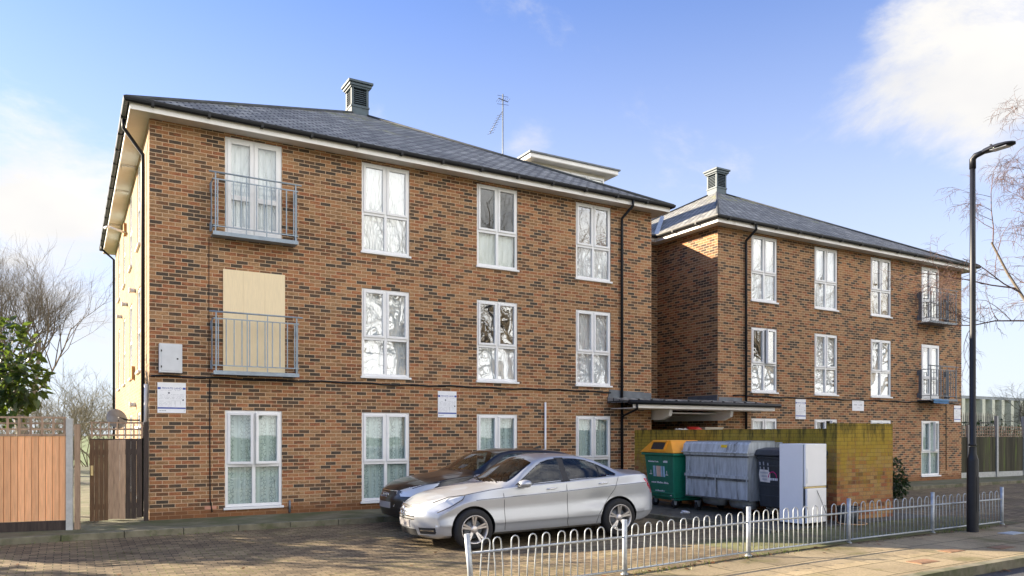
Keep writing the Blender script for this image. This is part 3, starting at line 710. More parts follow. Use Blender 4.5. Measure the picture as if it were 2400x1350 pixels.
# downpipes, cables, flue, small wall fittings (fixed to the building: parts)
def pipe(pts, r, name='downpipe', mat=M_BLACKP, n=10):
    m = MB(); m.tube(pts, r, n); return m.build(name, mat, bld)
gy = -OV - .055
p_ = pipe([(11.33, gy, EZ - .10), (11.33, gy, EZ - .24), (11.24, -.06, 7.30), (11.24, -.06, 7.1), (11.24, -.06, .02)], .036)
pipe([(RW0 + 1.12, gy, EZ - .10), (RW0 + 1.12, gy, EZ - .24), (RW0 + 1.08, -.06, 7.30), (RW0 + 1.08, -.06, 7.1), (RW0 + 1.08, -.06, .02)], .036)
pipe([(-OV - .055, .55, EZ - .10), (-OV - .055, .55, EZ - .26), (-.06, .62, 7.1), (-.06, .62, 6.9), (-.06, .62, .02)], .036)
pipe([(-OV - .055, DEP - .3, EZ - .10), (-OV - .055, DEP - .3, EZ - .2), (-.06, DEP - .3, 7.3), (-.06, DEP - .3, .02)], .036)
pipe([(8.30 + .56, -.045, .03), (8.86, -.045, 2.42)], .026, 'overflow_pipe', M_WHITE)
def sag(x0, x1, z, y=-.022, n=40): return [(x0 + (x1 - x0) * i / n, y, z + .012 * math.sin(i * 1.7) + .008 * math.sin(i * .6)) for i in range(n + 1)]
pipe(sag(.02, 10.9, 2.735), .020, 'cable', n=6); pipe(sag(RW0 + .6, RW1 - .2, 2.76), .020, 'cable', n=6)
pipe([(1.075, -.016, 2.72), (1.075, -.016, 1.5), (1.08, -.016, .35), (1.12, -.016, .1)], .011, 'cable', n=6)
pipe([(1.06, -.010, 5.5), (1.06, -.010, 2.85)], .006, 'cable', n=5)
pipe([(RW0 + 11.30, -.014, 2.74), (RW0 + 11.30, -.014, .35)], .012, 'cable', n=6)
pipe([(2.62, -.03, .02), (2.62, -.03, .27)], .022, 'drain_stub', M_ZINCD, 8)
pipe([(-.03, .30, 2.6), (-.03, .35, 1.9), (-.03, .9, 1.75), (-.03, 3.2, 1.78)], .035, 'waste_pipe', M_FASCIA, 8)
m = MB(); m.box(.98, -.006, .16, 1.2, .001, .225); m.build('air_brick', plain('terracotta', (.50, .24, .16), .8), bld)
for yy, zz in ((3.4, 4.9), (6.2, 5.0), (3.3, 2.3), (8.6, 5.0)):
    m = MB(); m.tube([(0, yy, zz), (-.11, yy, zz)], .05, 10); m.tube([(-.11, yy, zz), (-.14, yy, zz)], .065, 10); m.build('boiler_flue', M_BOXGREY, bld)
for yy, zz in ((3.75, 2.9), (6.7, 6.9)):
    m = MB(); m.box(-.07, yy - .12, zz, 0, yy + .12, zz + .3); m.build('vent_cover', plain('terracotta_vent', (.52, .26, .10), .8), bld)
for yy in (3.0, 5.0, 8.5):
    m = MB(); m.box(-.30, yy, HT - .055, -.04, yy + .22, HT - .014); m.build('soffit_vent', M_SOFFIT, bld)
m = MB(); m.tube([(-.03, 6.6, 6.95), (-.42, 6.6, 7.05)], .03, 8); m.tube([(-.42, 6.55, 7.05), (-.5, 6.75, 7.05)], .035, 8); m.build('overflow_pipe', M_WHITE, bld)

# entrance canopy across the recess
ca = MB(); X0, X1 = 10.80, 16.15; yf, zf, zt_ = -.92, 2.47, 2.60
ca.quad((X0, yf, zf), (X1, yf, zf), (X1, -.004, zt_), (X0, -.004, zt_)); ca.quad((X0, yf, zf - .03), (X1, yf, zf - .03), (X1, yf, zf), (X0, yf, zf))
ca.quad((LW1, -.004, zt_), (RW0, -.004, zt_), (RW0, 2.6, zt_ + .14), (LW1, 2.6, zt_ + .14))
ca.quad((X0, yf, zf - .03), (X0, yf, zf), (X0, -.004, zt_), (X0, -.004, zf - .03)); ca.quad((X1, yf, zf - .03), (X1, yf, zf), (X1, -.004, zt_), (X1, -.004, zf - .03))
can = ca.build('entrance_canopy', M_SLATE, bld)
m = MB(); m.tube([(X0 - .06, yf - .05, zf - .03), (X1 + .06, yf - .05, zf - .03)], .055, 10)
m.tube([(11.0, yf - .05, zf - .08), (11.0, yf - .05, zf - .2), (11.24, -.1, zf - .36), (11.24, -.06, zf - .5)], .03, 8)
m.build('canopy_gutter', M_BLACKP, can)
m = MB(); m.box(X0 + .12, yf + .0, zf - .17, X1 - .1, yf + .025, zf - .032); m.box(X0 + .12, yf + .025, zf - .18, X1 - .1, -.01, zf - .165); m.build('canopy_fascia', M_FASCIA, can)
m = MB()
for xx in (LW1 + .06, RW0 - .16): m.prism([(2.6, 2.28), (2.6, 2.02), (-.35, 2.02), (-.62, 2.12), (-.66, 2.28)], 'x', xx, xx + .1)
m.box(LW1 + .17, -.1, 2.2, RW0 - .17, 2.59, 2.23)
m.build('canopy_beam', M_WHITE, can)
m = MB(); m.prism([(X0 + .02, zt_ - .02), (X0 + .06, zt_ + .2), (LW1 - .02, zt_ + .14), (LW1 - .02, zt_ - .12)], 'y', -.02, -.006); m.build('lead_flashing', M_LEAD, can)
m = MB(); m.box(RW0 + .02, -.02, zt_ - .05, RW0 + .95, -.006, zt_ + .10); m.build('lead_flashing', M_LEAD, can); m = MB(); m.box(RW0 - .02, 0, zt_ - .0, RW0 - .006, 1.2, zt_ + .16); m.build('lead_flashing', M_LEAD, can)
gx = X0 + .3; m = MB()
while gx < X1 - .1:
    m = MB(); m.box(gx, yf + .02, zf + .004, gx + .05, yf + .05, zf + .06); m.build('snow_guard', M_DARK, can); gx += .42

# ------------------------------------------------------------------ signs and boxes on the wall
def strokes(mb, x0, x1, z, h, y, dens=1., seed=0, mi=0):
    r = random.Random(seed); xx = x0
    while xx < x1 - .004:
        w = min(r.uniform(.6, 2.2) * h, x1 - xx)
        if r.random() < .8 * dens: mb.box(xx, y, z, xx + w, y - .0012, z + h * r.uniform(.7, 1.1), mi)
        xx += w + h * .45
def parking_sign(x0, z0, w, h, label, tilt=0.):
    t = thing('parking_sign', label, 'sign', (x0, 0, z0), 0, 'blue and white parking signs on the brick wall')
    m = MB(); m.box(0, -.016, 0, w, -.010, h); m.build('sign_plate', M_SIGNW, t)
    y = -.0165
    m = MB(); m.box(.004, y, h * .775, w * .115, y - .001, h * .845); m.box(w * .885, y, h * .775, w - .004, y - .001, h * .845); m.box(.004, y, h * .135, w - .004, y - .001, h * .185)
    m.build('blue_band', M_SIGNB, t)
    textmesh('PRIVATE LAND', w * .105, (w / 2, y - .001, h * .81), (R(90), 0, 0), M_SIGNB, 'lettering', t)
    m = MB()
    strokes(m, w * .12, w * .88, h * .735, h * .018, y, 1, 3)
    for k in range(4): strokes(m, w * .06, w * .94, h * (.60 - .045 * k), h * .013, y, .9, k)
    for k in range(5): strokes(m, w * .06, w * .45, h * (.38 - .04 * k), h * .012, y, .9, k + 9)
    strokes(m, w * .06, w * .3, h * .06, h * .03, y, 1, 22); strokes(m, w * .84, w * .96, h * .06, h * .03, y, 1, 23)
    for a, b in ((.47, .60), (.62, .80)):
        m.box(w * a, y, h * .20, w * a + .004, y - .001, h * .40); m.box(w * a, y, h * .40, w * b, y - .001, h * .405); m.box(w * b, y, h * .28, w * b + .004, y - .001, h * .40)
    m.build('small_print', M_PRINT, t)
    m = MB(); m.lathe([(.001, 0), (.018, 0)], (w * .40, y - .0012, h * .66), 'y', 12); m.lathe([(.001, 0), (.016, 0)], (w * .90, y - .0012, h * .43), 'y', 12)
    m.build('symbol', M_PRINTD, t)
parking_sign(.14, 2.04, .50, .58, 'parking sign on the brick wall below the grey meter box beside the gate')
parking_sign(5.97, 2.02, .47, .60, 'parking sign on the brick wall between two left wing ground floor windows')
parking_sign(RW0 + 3.27, 2.10, .47, .62, 'parking sign on right wing wall above the mossy bin wall')
parking_sign(RW1 - .50, 2.08, .42, .60, 'parking sign at the far right corner under the end balcony')
t = thing('name_plaque', 'small plain white plaque with faint grey lines on right wing wall', 'sign', (RW0 + 6.0, 0, 2.40))
m = MB(); m.box(0, -.014, 0, .60, -.008, .36); m.build('plaque_plate', M_SIGNW, t)
m = MB(); strokes(m, .12, .48, .29, .016, -.0145, 1, 4); strokes(m, .08, .52, .18, .03, -.0145, 1, 5); strokes(m, .2, .4, .09, .02, -.0145, 1, 6); m.build('faint_print', M_PRINT, t)
t = thing('meter_box', 'grey metal meter box fixed to the brick wall above the left sign', 'meter box', (.16, 0, 2.80))
m = MB(); m.box(0, -.16, 0, .40, 0, .55); m.build('case', M_BOXGREY, t, bevel=.008)
m = MB(); m.box(.035, -.168, .035, .365, -.161, .50); m.build('door', M_BOXGREY, t, bevel=.003)
m = MB(); m.box(.025, -.171, .09, .045, -.161, .13); m.box(.025, -.171, .39, .045, -.161, .43); m.box(.30, -.172, .25, .33, -.168, .28); m.build('hinge', M_DARK, t)
t = thing('satellite_dish', 'small grey satellite dish on the sunlit side wall above the gate', 'satellite dish', (-.42, 2.0, 1.98))
m = MB(); m.lathe([(.01, .0), (.09, .01), (.17, .035), (.22, .06)], (0, 0, 0), 'y', 20); m.build('dish', M_ZINCD, t, rot=(R(-20), 0, R(25)), fix=False)
m = MB(); m.tube([(.0, .02, 0), (.2, .1, -.05), (.42, .1, -.05)], .018, 6); m.tube([(0, 0, -.25), (-.02, -.35, -.06)], .01, 6); m.build('bracket', M_DARK, t)
t = thing('television_aerial', 'thin television aerial mast standing behind the left slate roof', 'aerial', (11.38, 6.55, 8.3))
m = MB(); m.tube([(0, 0, 0), (0, 0, 4.85)], .024, 6); m.build('mast', M_ZINCD, t)
m = MB(); m.tube([(-.22, -.1, 4.62), (.26, .1, 4.68)], .013, 5)
for k in range(6): q = -.2 + .085 * k; m.tube([(q - .03, -.16, 4.62 + .012 * k), (q + .03, .16, 4.62 + .012 * k)], .006, 4)
m.tube([(-.2, .05, 4.5), (.2, -.05, 4.5)], .007, 4); m.tube([(-.2, .02, 4.78), (.2, -.02, 4.78)], .007, 4); m.build('top_array', M_DARK, t)
m = MB(); m.tube([(-.03, 0, 4.25), (-.45, .1, 3.45)], .012, 5)
for k in range(8): q = k / 7; m.tube([(-.08 - .36 * q - .12, .05, 4.15 - .7 * q - .06), (-.08 - .36 * q + .12, .05, 4.15 - .7 * q + .06)], .007, 4)
m.build('lower_array', M_ZINCD, t)
# ------------------------------------------------------------------ bow-topped railing along the pavement
rail = thing('bow_top_railing', 'low galvanised bow topped railing between the drive and the street pavement', 'railing', (0, 0, 0))
PX = [2.60, 4.77, 6.98, 9.18, 11.40, 13.58]; RY = -8.28
def ry(x): return RY
rnd = random.Random(5)
for i, x in enumerate(PX):
    z = dz(x, RY); m = MB(); lean = -.06 if i == 0 else rnd.uniform(-.01, .01)
    m.tube([(x, ry(x), z - .1), (x + lean * .4, ry(x), z + .3), (x + lean, ry(x), z + .69)], .032, 10); m.tube([(x, ry(x), z - .02), (x, ry(x), z + .012)], .05, 10)
    m.build('post', M_ZINC, rail)
for a, b in zip(PX[:-1], PX[1:]):
    n = 10; za, zb = dz(a, RY), dz(b, RY); Z = lambda x: za + (zb - za) * (x - a) / (b - a)
    m = MB(); m.tube([(a, ry(a), za + .47), (b, ry(b), zb + .47)], .015, 8); m.build('rail', M_ZINC, rail); m = MB(); m.tube([(a, ry(a), za + .05), (b, ry(b), zb + .05)], .014, 8); m.build('rail', M_ZINC, rail)
    sp = (b - a - .10) / n
    for k in range(n):
        m = MB(); x0 = a + .05 + sp * (k + .5); r = sp * .245; z = Z(x0); bend = rnd.uniform(-.012, .012) * (3. if a < 3 and k < 5 else (2.6 if rnd.random() < .18 else 1))
        pts = [(x0 - r, ry(x0), z + .05), (x0 - r + bend * .3, ry(x0), z + .3), (x0 - r + bend, ry(x0), z + .565)]
        pts += [(x0 + bend + r * math.cos(t), ry(x0), z + .565 + r * 1.15 * math.sin(t)) for t in np.linspace(math.pi * .83, math.pi * .17, 5)]
        pts += [(x0 + r + bend, ry(x0), z + .565), (x0 + r + bend * .3, ry(x0), z + .3), (x0 + r, ry(x0), z + .05)]
        m.tube(pts, .0078, 6); m.build('hoop', M_ZINC, rail)

# ------------------------------------------------------------------ street lamp
lx, ly = 12.13, -8.55; lz = rx(lx)
lamp = thing('street_lamp', 'tall black street lamp column with flat lantern standing by the railing', 'street lamp', (lx, ly, lz))
m = MB(); m.lathe([(.092, -.1), (.092, 1.22), (.088, 1.25), (.078, 1.27), (.058, 1.34), (.055, 1.46)], (0, 0, 0), 'z', 20); m.build('base', M_COLUMN, lamp)
m = MB(); m.lathe([(.057, 1.47), (.062, 1.48), (.062, 1.50), (.051, 1.52), (.048, 4.2), (.043, 6.30), (.0, 6.31)], (0, 0, 0), 'z', 16); m.build('column', M_COLUMN, lamp)
m = MB(); m.box(-.035, -.0935, .35, .035, -.088, .95); m.build('access_door', M_COLUMN, lamp, bevel=.004)
m = MB(); m.tube([(0, .0, 6.24), (0, 0, 6.40), (0, -.05, 6.45), (0, -.18, 6.47)], [.052, .052, .048, .04], 12); ar = m.build('bracket', M_COLUMN, lamp)
m = MB(); sec = [(.03, -.16, .03), (.06, -.19, .045), (.105, -.32, .055), (.12, -.45, .05), (.115, -.58, .035), (.07, -.66, .02), (.02, -.68, .012)]
pr = []
for w_, yy, hh in sec:
    zc_ = 6.47 + (-yy - .16) * .02
    pr.append([(-w_, yy, zc_ - .01), (-w_ * .9, yy, zc_ + hh * .6), (-w_ * .45, yy, zc_ + hh), (w_ * .45, yy, zc_ + hh), (w_ * .9, yy, zc_ + hh * .6), (w_, yy, zc_ - .01), (w_ * .8, yy, zc_ - .025), (-w_ * .8, yy, zc_ - .025), (-w_, yy, zc_ - .01)])
m.grid(pr); ln = m.build('lantern', M_COLUMN, lamp)
m = MB(); m.box(-.08, -.58, -.008, .08, -.32, .0); m.build('lens', M_LAMPG, ln, loc=(0, 0, 6.449))
m = MB(); m.tube([(0, -.3, 6.51), (0, -.3, 6.56)], .02, 8); m.build('photocell', M_DARK, ln)

# ------------------------------------------------------------------ bin store walls
t = MB(); t.box(11.20, -6.36, -.1, 11.425, -.62, 1.74); w1 = t.build('bin_store_wall', M_MOSSBRICK); tag(w1, 'long mossy yellowed brick wall standing behind the row of bins', 'wall')
t = MB(); t.box(11.15, -6.60, -.1, 12.86, -6.375, 1.84); w2 = t.build('bin_store_wall', M_MOSSBRICK); tag(w2, 'short mossy brick return wall beside the white fridge', 'wall')

# ------------------------------------------------------------------ bins
def castor(mb, x, y, z, r=.09):
    mb.lathe([(.0, -.022), (r, -.022), (r, .022), (.0, .022)], (x, y, z + r), 'y', 14, 1)
    mb.prism([(x - .05, z + r * 2.1), (x + .05, z + r * 2.1), (x + .02, z + r * .8), (x - .02, z + r * .8)], 'y', y - .034, y - .026)
    mb.prism([(x - .05, z + r * 2.1), (x + .05, z + r * 2.1), (x + .02, z + r * .8), (x - .02, z + r * .8)], 'y', y + .026, y + .034)
    mb.box(x - .06, y - .05, z + r * 2.1, x + .06, y + .05, z + r * 2.1 + .015)
def castors(parent, W_, D_, z0):
    for sx_ in (-1, 1):
        for sy_ in (-1, 1):
            m = MB(); castor(m, sx_ * (D_ / 2 - .17), sy_ * (W_ / 2 - .2), 0); m.build('castor', [M_ZINC, M_TYRE], parent)
def tapered(W0, D0, W1, D1, z0, z1):
    return [(-D0 / 2, -W0 / 2, z0), (D0 / 2, -W0 / 2, z0), (D0 / 2, W0 / 2, z0), (-D0 / 2, W0 / 2, z0), (-D1 / 2, -W1 / 2, z1), (D1 / 2, -W1 / 2, z1), (D1 / 2, W1 / 2, z1), (-D1 / 2, W1 / 2, z1)]
HEX = [(0, 3, 2, 1), (4, 5, 6, 7), (0, 1, 5, 4), (1, 2, 6, 5), (2, 3, 7, 6), (3, 0, 4, 7)]
# green bin; its front faces -x
gb = thing('wheeled_bin', 'green four wheeled recycling bin with an orange lid beside the steel bin', 'bin', (10.62, -2.82, .0), R(-9))
m = MB(); m.add(tapered(1.02, .82, 1.20, .96, .22, 1.16), HEX); m.box(-.53, -.67, 1.16, .53, .67, 1.22)
m.box(-.44, -.5, .30, -.40, .5, .34); m.box(-.36, -.5, .17, .3, .5, .22)
body = m.build('body', M_BINGREEN, gb, bevel=.025)
m = MB()
for yy in (-.46, -.15, .15, .46): m.add([(-.487, yy - .012, 1.14), (-.487, yy + .012, 1.14), (-.425, yy * .9 + .012, .36), (-.425, yy * .9 - .012, .36)], [(0, 1, 2, 3)])
for k in range(3):
    zz = .34 + k * .27; d_ = .41 + .07 * (zz - .22) / .94; ww = .51 + .09 * (zz - .22) / .94
    m.box(-d_ + .05, -ww - .008, zz, d_ - .05, -ww + .02, zz + .03)
m.build('rib', M_BINGREEN, gb)
m = MB(); A = [(-.54, -.68, 1.235), (.54, -.68, 1.235), (.54, .68, 1.235), (-.54, .68, 1.235), (-.40, -.36, 1.50), (.30, -.36, 1.50), (.30, .36, 1.50), (-.40, .36, 1.50)]
m.add(A, HEX); m.box(-.545, -.685, 1.221, .545, .685, 1.245)
lid = m.build('lid', M_BINORANGE, gb, bevel=.02)
m = MB(); m.add([(-.515, -.27, 1.295), (-.515, .27, 1.295), (-.435, .29, 1.455), (-.435, -.29, 1.455)], [(0, 1, 2, 3)]); ap = m.build('aperture', M_DARK, lid)
m = MB()
for a, b, c, d in ((-.32, -.27, 1.28, 1.47), (.27, .32, 1.28, 1.47), (-.32, .32, 1.455, 1.49), (-.32, .32, 1.265, 1.295)):
    f_ = lambda z: -.525 + (z - 1.28) / .19 * .088 - .012
    m.add([(f_(c), a, c), (f_(c), b, c), (f_(d), b, d), (f_(d), a, d), (f_(c) + .05, a, c), (f_(c) + .05, b, c), (f_(d) + .05, b, d), (f_(d) + .05, a, d)], HEX)
m.build('aperture_rim', M_BINORANGE, lid)
def fx(z): return -(.41 + .07 * (z - .22) / .94) - .003
def plate(mb, y0, y1, z0, z1, off=0.):
    mb.add([(fx(z0) - off, y0, z0), (fx(z0) - off, y1, z0), (fx(z1) - off, y1, z1), (fx(z1) - off, y0, z1), (fx(z0) - off + .004, y0, z0), (fx(z0) - off + .004, y1, z0), (fx(z1) - off + .004, y1, z1), (fx(z1) - off + .004, y0, z1)], HEX)
m = MB(); plate(m, .12, .26, .68, .92); m.build('sticker', M_STICKB, gb)
m = MB(); plate(m, -.06, .118, .68, .92); m.build('sticker', M_STICKP, gb)
m = MB(); plate(m, -.22, -.062, .68, .92); m.build('sticker', M_STICKB, gb)
r_ = random.Random(3); m = MB()
def wstrokes(y0, y1, z, h):
    yy = y1
    while yy > y0 + .01:
        w_ = r_.uniform(.012, .035); hh = h * r_.uniform(.6, 1.1); plate(m, yy - w_, yy, z, z + hh, .001); yy -= w_ + .009
wstrokes(.02, .44, 1.0, .035); wstrokes(-.36, -.18, 1.0, .045); wstrokes(-.34, .36, .53, .04); wstrokes(-.16, .22, .35, .03); wstrokes(.30, .42, .72, .02); wstrokes(-.36, -.25, .72, .02)
plate(m, .35, .365, .73, .82, .001); plate(m, -.305, -.29, .73, .82, .001); wstrokes(-.45, -.38, .27, .03)
m.build('white_lettering', M_SIGNW, gb)
castors(gb, 1.2, .96, .2)
# galvanised steel bin with an angled lid
sb = thing('wheeled_bin', 'wide weathered galvanised steel bin with a yellow sticker on its lid', 'bin', (10.72, -4.42, .0), R(-1))
m = MB(); m.add(tapered(1.70, .92, 1.78, 1.0, .30, 1.24), HEX); body = m.build('body', M_BINSTEEL, sb, bevel=.01)
m = MB(); m.box(-.52, -.905, .74, -.492, .905, .80); m.box(-.54, -.92, 1.20, .52, .92, 1.245); m.box(-.503, -.012, .31, -.487, .012, .74); m.box(-.507, -.012, .80, -.492, .012, 1.2)
for yy in (-.86, .86): m.box(-.502, yy - .02, .32, -.475, yy + .02, 1.2)
m.build('stiffener', M_BINSTEEL, sb)
m = MB(); m.box(-.500, -.89, .69, -.485, .89, .739); m.box(-.512, -.9, 1.165, -.49, .9, 1.199); m.box(-.503, -.9, .305, -.47, .9, .33); m.build('grime_band', plain('bin_grime', (.12, .125, .12), .8, var=.5, scale=9), sb)
m = MB(); m.prism([(-.56, 1.246), (.52, 1.246), (.52, 1.38), (.42, 1.47), (-.46, 1.47), (-.515, 1.43)], 'y', -.93, .93)
m.box(-.58, -.94, 1.246, -.545, .94, 1.275); lid = m.build('lid', M_BINSTEEL, sb, bevel=.008)
m = MB(); m.box(-.45, -.93, 1.471, .2, -.25, 1.50); m.box(-.45, -.2, 1.471, .2, .93, 1.485); m.build('lid_flap', M_BINLID, lid)
m = MB(); m.box(-.02, -.075, 0, .0, .075, .055); m.build('sticker', M_YELLOW, lid, loc=(-.527, -.28, 1.36), rot=(0, R(14), 0))
m = MB(); m.lathe([(.0, -.3), (.13, -.28), (.15, 0), (.13, .28), (0, .3)], (-.15, -.45, .25), 'y', 12); m.lathe([(.0, -.3), (.11, -.28), (.13, 0), (.11, .28), (0, .3)], (-.15, .35, .25), 'y', 12); m.build('lift_trunnion', M_BINLID, sb)
castors(sb, 1.78, 1.0, .3)
# black bin, half hidden by the fridge
kb_ = thing('wheeled_bin', 'black lidded bin with a torn white sticker between steel bin and fridge', 'bin', (10.80, -5.87, .0), R(-7))
m = MB(); m.add(tapered(.84, .86, .92, .92, .22, 1.17), HEX); m.box(-.48, -.48, 1.15, .48, .48, 1.21); m.build('body', M_BINBLACK, kb_, bevel=.02)
m = MB(); m.prism([(-.53, 1.215), (.53, 1.215), (.50, 1.30), (.30, 1.37), (-.25, 1.37), (-.48, 1.33)], 'y', -.49, .49); m.build('lid', M_BINBLACK, kb_, bevel=.03)
m = MB()
for zz in (.42, .62, 1.0): d_ = .43 + .05 * (zz - .22) / .95; m.box(-d_ - .012, -.40, zz, -d_ + .03, .40, zz + .03)
m.build('rib', M_BINBLACK, kb_)
m = MB(); d_ = lambda z: -(.43 + .05 * (z - .22) / .95) - .004
m.add([(d_(.70), .10, .70), (d_(.71), .37, .71), (d_(.84), .40, .84), (d_(.95), .37, .95), (d_(.94), .14, .94), (d_(.88), .08, .88)], [tuple(range(6))]); st = m.build('sticker', M_STICKW, kb_)
m = MB()
for q, (zz, a, b) in enumerate(((.87, .15, .35), (.80, .18, .32), (.74, .2, .3))):
    yy = b
    while yy > a: m.add([(d_(zz) - .002, yy, zz), (d_(zz) - .002, yy - .022, zz), (d_(zz + .035) - .002, yy - .022, zz + .035), (d_(zz + .035) - .002, yy, zz + .035)], [(0, 1, 2, 3)]); yy -= .03
m.build('faded_print', M_PRINT, st)
m = MB(); m.tube([(d_(.82) - .004, .02 + .11 * math.cos(a), .80 + .11 * math.sin(a)) for a in np.linspace(0, math.pi, 12)], .009, 6); m.build('arc_logo', M_PINK, kb_)
m = MB()
for k in range(5): m.box(d_(.77) - .004, .10 - k * .045, .745, d_(.77), .10 - k * .045 - .03, .79)
m.build('white_lettering', M_SIGNW, kb_)
m = MB()
for a, b, c in ((.36, .96, .13), (.26, .94, .16), (.14, .93, .15)): m.add([(d_(b) - .003, a, b), (d_(b) - .003, a - .03, b), (d_(b + c) - .003, a - .02, b + c), (d_(b + c) - .003, a + .01, b + c)], [(0, 1, 2, 3)])
m.build('scuff', M_PRINT, kb_)
castors(kb_, .92, .96, .22)
# fridge freezer dumped beside the wall
fz = thing('fridge_freezer', 'dumped white fridge freezer standing at the end of the brick wall', 'fridge', (9.98, -6.83, .0), R(1.5))
m = MB(); m.box(0, .056, .03, .585, .56, 1.46); m.build('cabinet', M_FRIDGE, fz, bevel=.012)
m = MB(); m.box(0, -.008, .70, .585, .038, 1.46); m.build('door', M_FRIDGE, fz, bevel=.012)
m = MB(); m.box(0, -.045, .05, -.585, 0, .665); m.build('door', M_FRIDGE, fz, bevel=.012, loc=(.585, .04, 0), rot=(0, 0, R(3.5)))
m = MB(); m.box(.0, .0, .668, .585, .036, .697); m.build('door_seal', M_YELLOWED, fz)
m = MB(); m.box(.012, .0385, .04, .573, .0555, 1.45); m.build('door_gasket', M_ZINCD, fz)
m = MB(); m.box(.03, -.022, .76, .055, -.008, 1.02); m.build('handle', M_FRIDGE, fz, bevel=.004)
m = MB(); m.tube([(.28, -.012, .665), (.36, -.06, .45), (.46, -.07, .25), (.56, -.05, .12)], .006, 5); m.build('cable', M_DARK, fz)
m = MB()
for a in (.04, .54):
    for b in (.06, .5): m.tube([(a, b, 0), (a, b, .03)], .02, 8)
m.build('foot', M_DARK, fz)
# odds and ends round the bins
m = MB(); m.tube([(10.98 + .24 * math.cos(a), -7.05 + .24 * math.sin(a), .02) for a in np.linspace(0, 2 * math.pi, 25)], .012, 6); tag(m.build('plastic_hoop', plain('tan_plastic', (.55, .32, .16), .6)), 'thin tan plastic hoop lying by the end of the brick wall', 'hoop')
m = MB(); m.lathe([(.0, .0), (.17, .0), (.19, .30), (.175, .30), (.16, .02), (.0, .02)], (11.02, -6.93, .0), 'z', 18); m.lathe([(.19, .28), (.2, .29), (.2, .315), (.17, .315)], (11.02, -6.93, 0), 'z', 18); tag(m.build('plant_pot', M_BINBLACK), 'dark plant pot standing at the foot of the mossy wall', 'plant pot')
def crumple(name, x, y, z, r, mat, label, cat, seed, flat=.5):
    q = random.Random(seed); bm = bmesh.new(); bmesh.ops.create_icosphere(bm, subdivisions=2, radius=r)
    for v_ in bm.verts: v_.co *= q.uniform(.65, 1.25); v_.co.z = abs(v_.co.z) * flat
    me = bpy.data.meshes.new(name); bm.to_mesh(me); bm.free(); me.materials.append(mat); boxuv(me); o = bpy.data.objects.new(name, me); COL.objects.link(o); o.location = (x, y, z)
    return tag(o, label, cat)
crumple('paper_litter', 9.72, -4.05, .0, .10, M_PAPER, 'crumpled white paper on the slab in front of the bins', 'litter', 1)
crumple('wrapper', 17.6, -7.2, dz(17.6, -7.2), .13, plain('pale_pink_wrapper', (.70, .38, .36), .7), 'pale pink wrapper lying on the drive beyond the railing end', 'litter', 2, .35)
crumple('red_cushion', 13.55, -.35, 1.60, .32, M_RED, 'rounded red plastic lid showing over the mossy wall under the canopy', 'plastic lid', 3, .75)
crumple('grey_bag', 13.05, -.30, 1.58, .28, M_PAPER, 'pale grey bag showing over the mossy wall beside the red lid', 'bag', 4, .8)
m = MB(); m.box(12.8, -.6, .0, 13.9, -.1, 1.58); m.box(12.78, -.62, 1.54, 13.92, -.08, 1.601); tag(m.build('storage_cabinet', M_WOODB), 'dark wooden cabinet under the entrance canopy behind the wall', 'cabinet')
m = MB(); m.box(14.05, -.22, .0, 14.72, -.02, 1.82); m.box(14.03, -.24, 1.80, 14.74, 0, 1.83); tag(m.build('service_cupboard', M_CREAM), 'pale service cupboard under the entrance canopy beside the right wing', 'cupboard')
m = MB(); P_ = [[(RW0 + 9.7 + .13 * i, -.47 - .06 * (j % 2) - .03 * random.random(), 2.86 - .05 * j - .02 * random.random()) for j in range(4)] for i in range(8)]; m.grid(P_)
m.grid([[(p[0], p[1] + .012, p[2]) for p in row] for row in P_]); tag(m.build('blue_sheet', M_BLUE), 'blue plastic sheet hanging below the lower right balcony', 'sheet')

# ------------------------------------------------------------------ fences and gate, left
fn = thing('garden_fence', 'orange close board fence panel with brown trellis at the left edge', 'fence', (-1.36, -.86, 0), R(-8))
L_ = 3.6
m = MB(); q = random.Random(2); xx = 0.
while xx < L_:
    w_ = .094; m.prism([(-xx, -.010), (-xx - w_, .004), (-xx - w_, .022), (-xx, .012)], 'z', .17, 1.60 + q.uniform(-.004, .004)); xx += .10
m.box(-L_, .0225, .18, 0, .028, 1.59, 1); m.build('board_panel', [M_WOODO, M_WOODB], fn)
for zz in (.42, .9, 1.38): m = MB(); m.box(-L_, .03, zz, 0, .07, zz + .06); m.build('rail', M_WOODO, fn)
m = MB(); m.box(-L_, -.01, .0, 0, .03, .165); m.build('gravel_board', M_WOODD, fn)
m = MB(); m.box(-L_, -.02, 1.605, 0, .05, 1.635)
xx = .0
while xx < L_: m.box(-xx, .0, 1.636, -xx - .035, .018, 1.93); xx += .165
for zz in (1.70, 1.80): m.box(-L_, .019, zz, 0, .036, zz + .03)
m.box(-L_, -.005, 1.9, 0, .04, 1.93); m.build('trellis', M_WOODM, fn)
m = MB(); m.box(.01, -.05, -.1, .11, .055, 1.90); m.build('concrete_post', M_CONC, fn)
m = MB(); m.box(.13, .0, -.1, .21, .09, 1.80); m.build('wooden_post', M_WOODM, fn)
gt = thing('garden_gate', 'wooden side gate of dark and pale boards against the brick wall', 'gate', (-.985, -.04, .0))
def boards(m, x0, x1, n, z0, z1, seed):
    q = random.Random(seed); w_ = (x1 - x0) / n
    for k in range(n): m.box(x0 + k * w_ + .0012, q.uniform(-.004, .004), z0 + q.uniform(0, .02), x0 + (k + 1) * w_ - .0012, .02, z1 + q.uniform(-.006, .006))
m = MB(); boards(m, .0, .30, 4, .03, 1.53, 1); m.build('brown_boards', M_WOODB, gt)
m = MB(); boards(m, .30, .58, 3, .05, 1.53, 2); m.build('pale_boards', M_WOODM, gt)
m = MB(); boards(m, .58, .86, 3, .05, 1.54, 3); m.build('dark_boards', M_WOODD, gt)
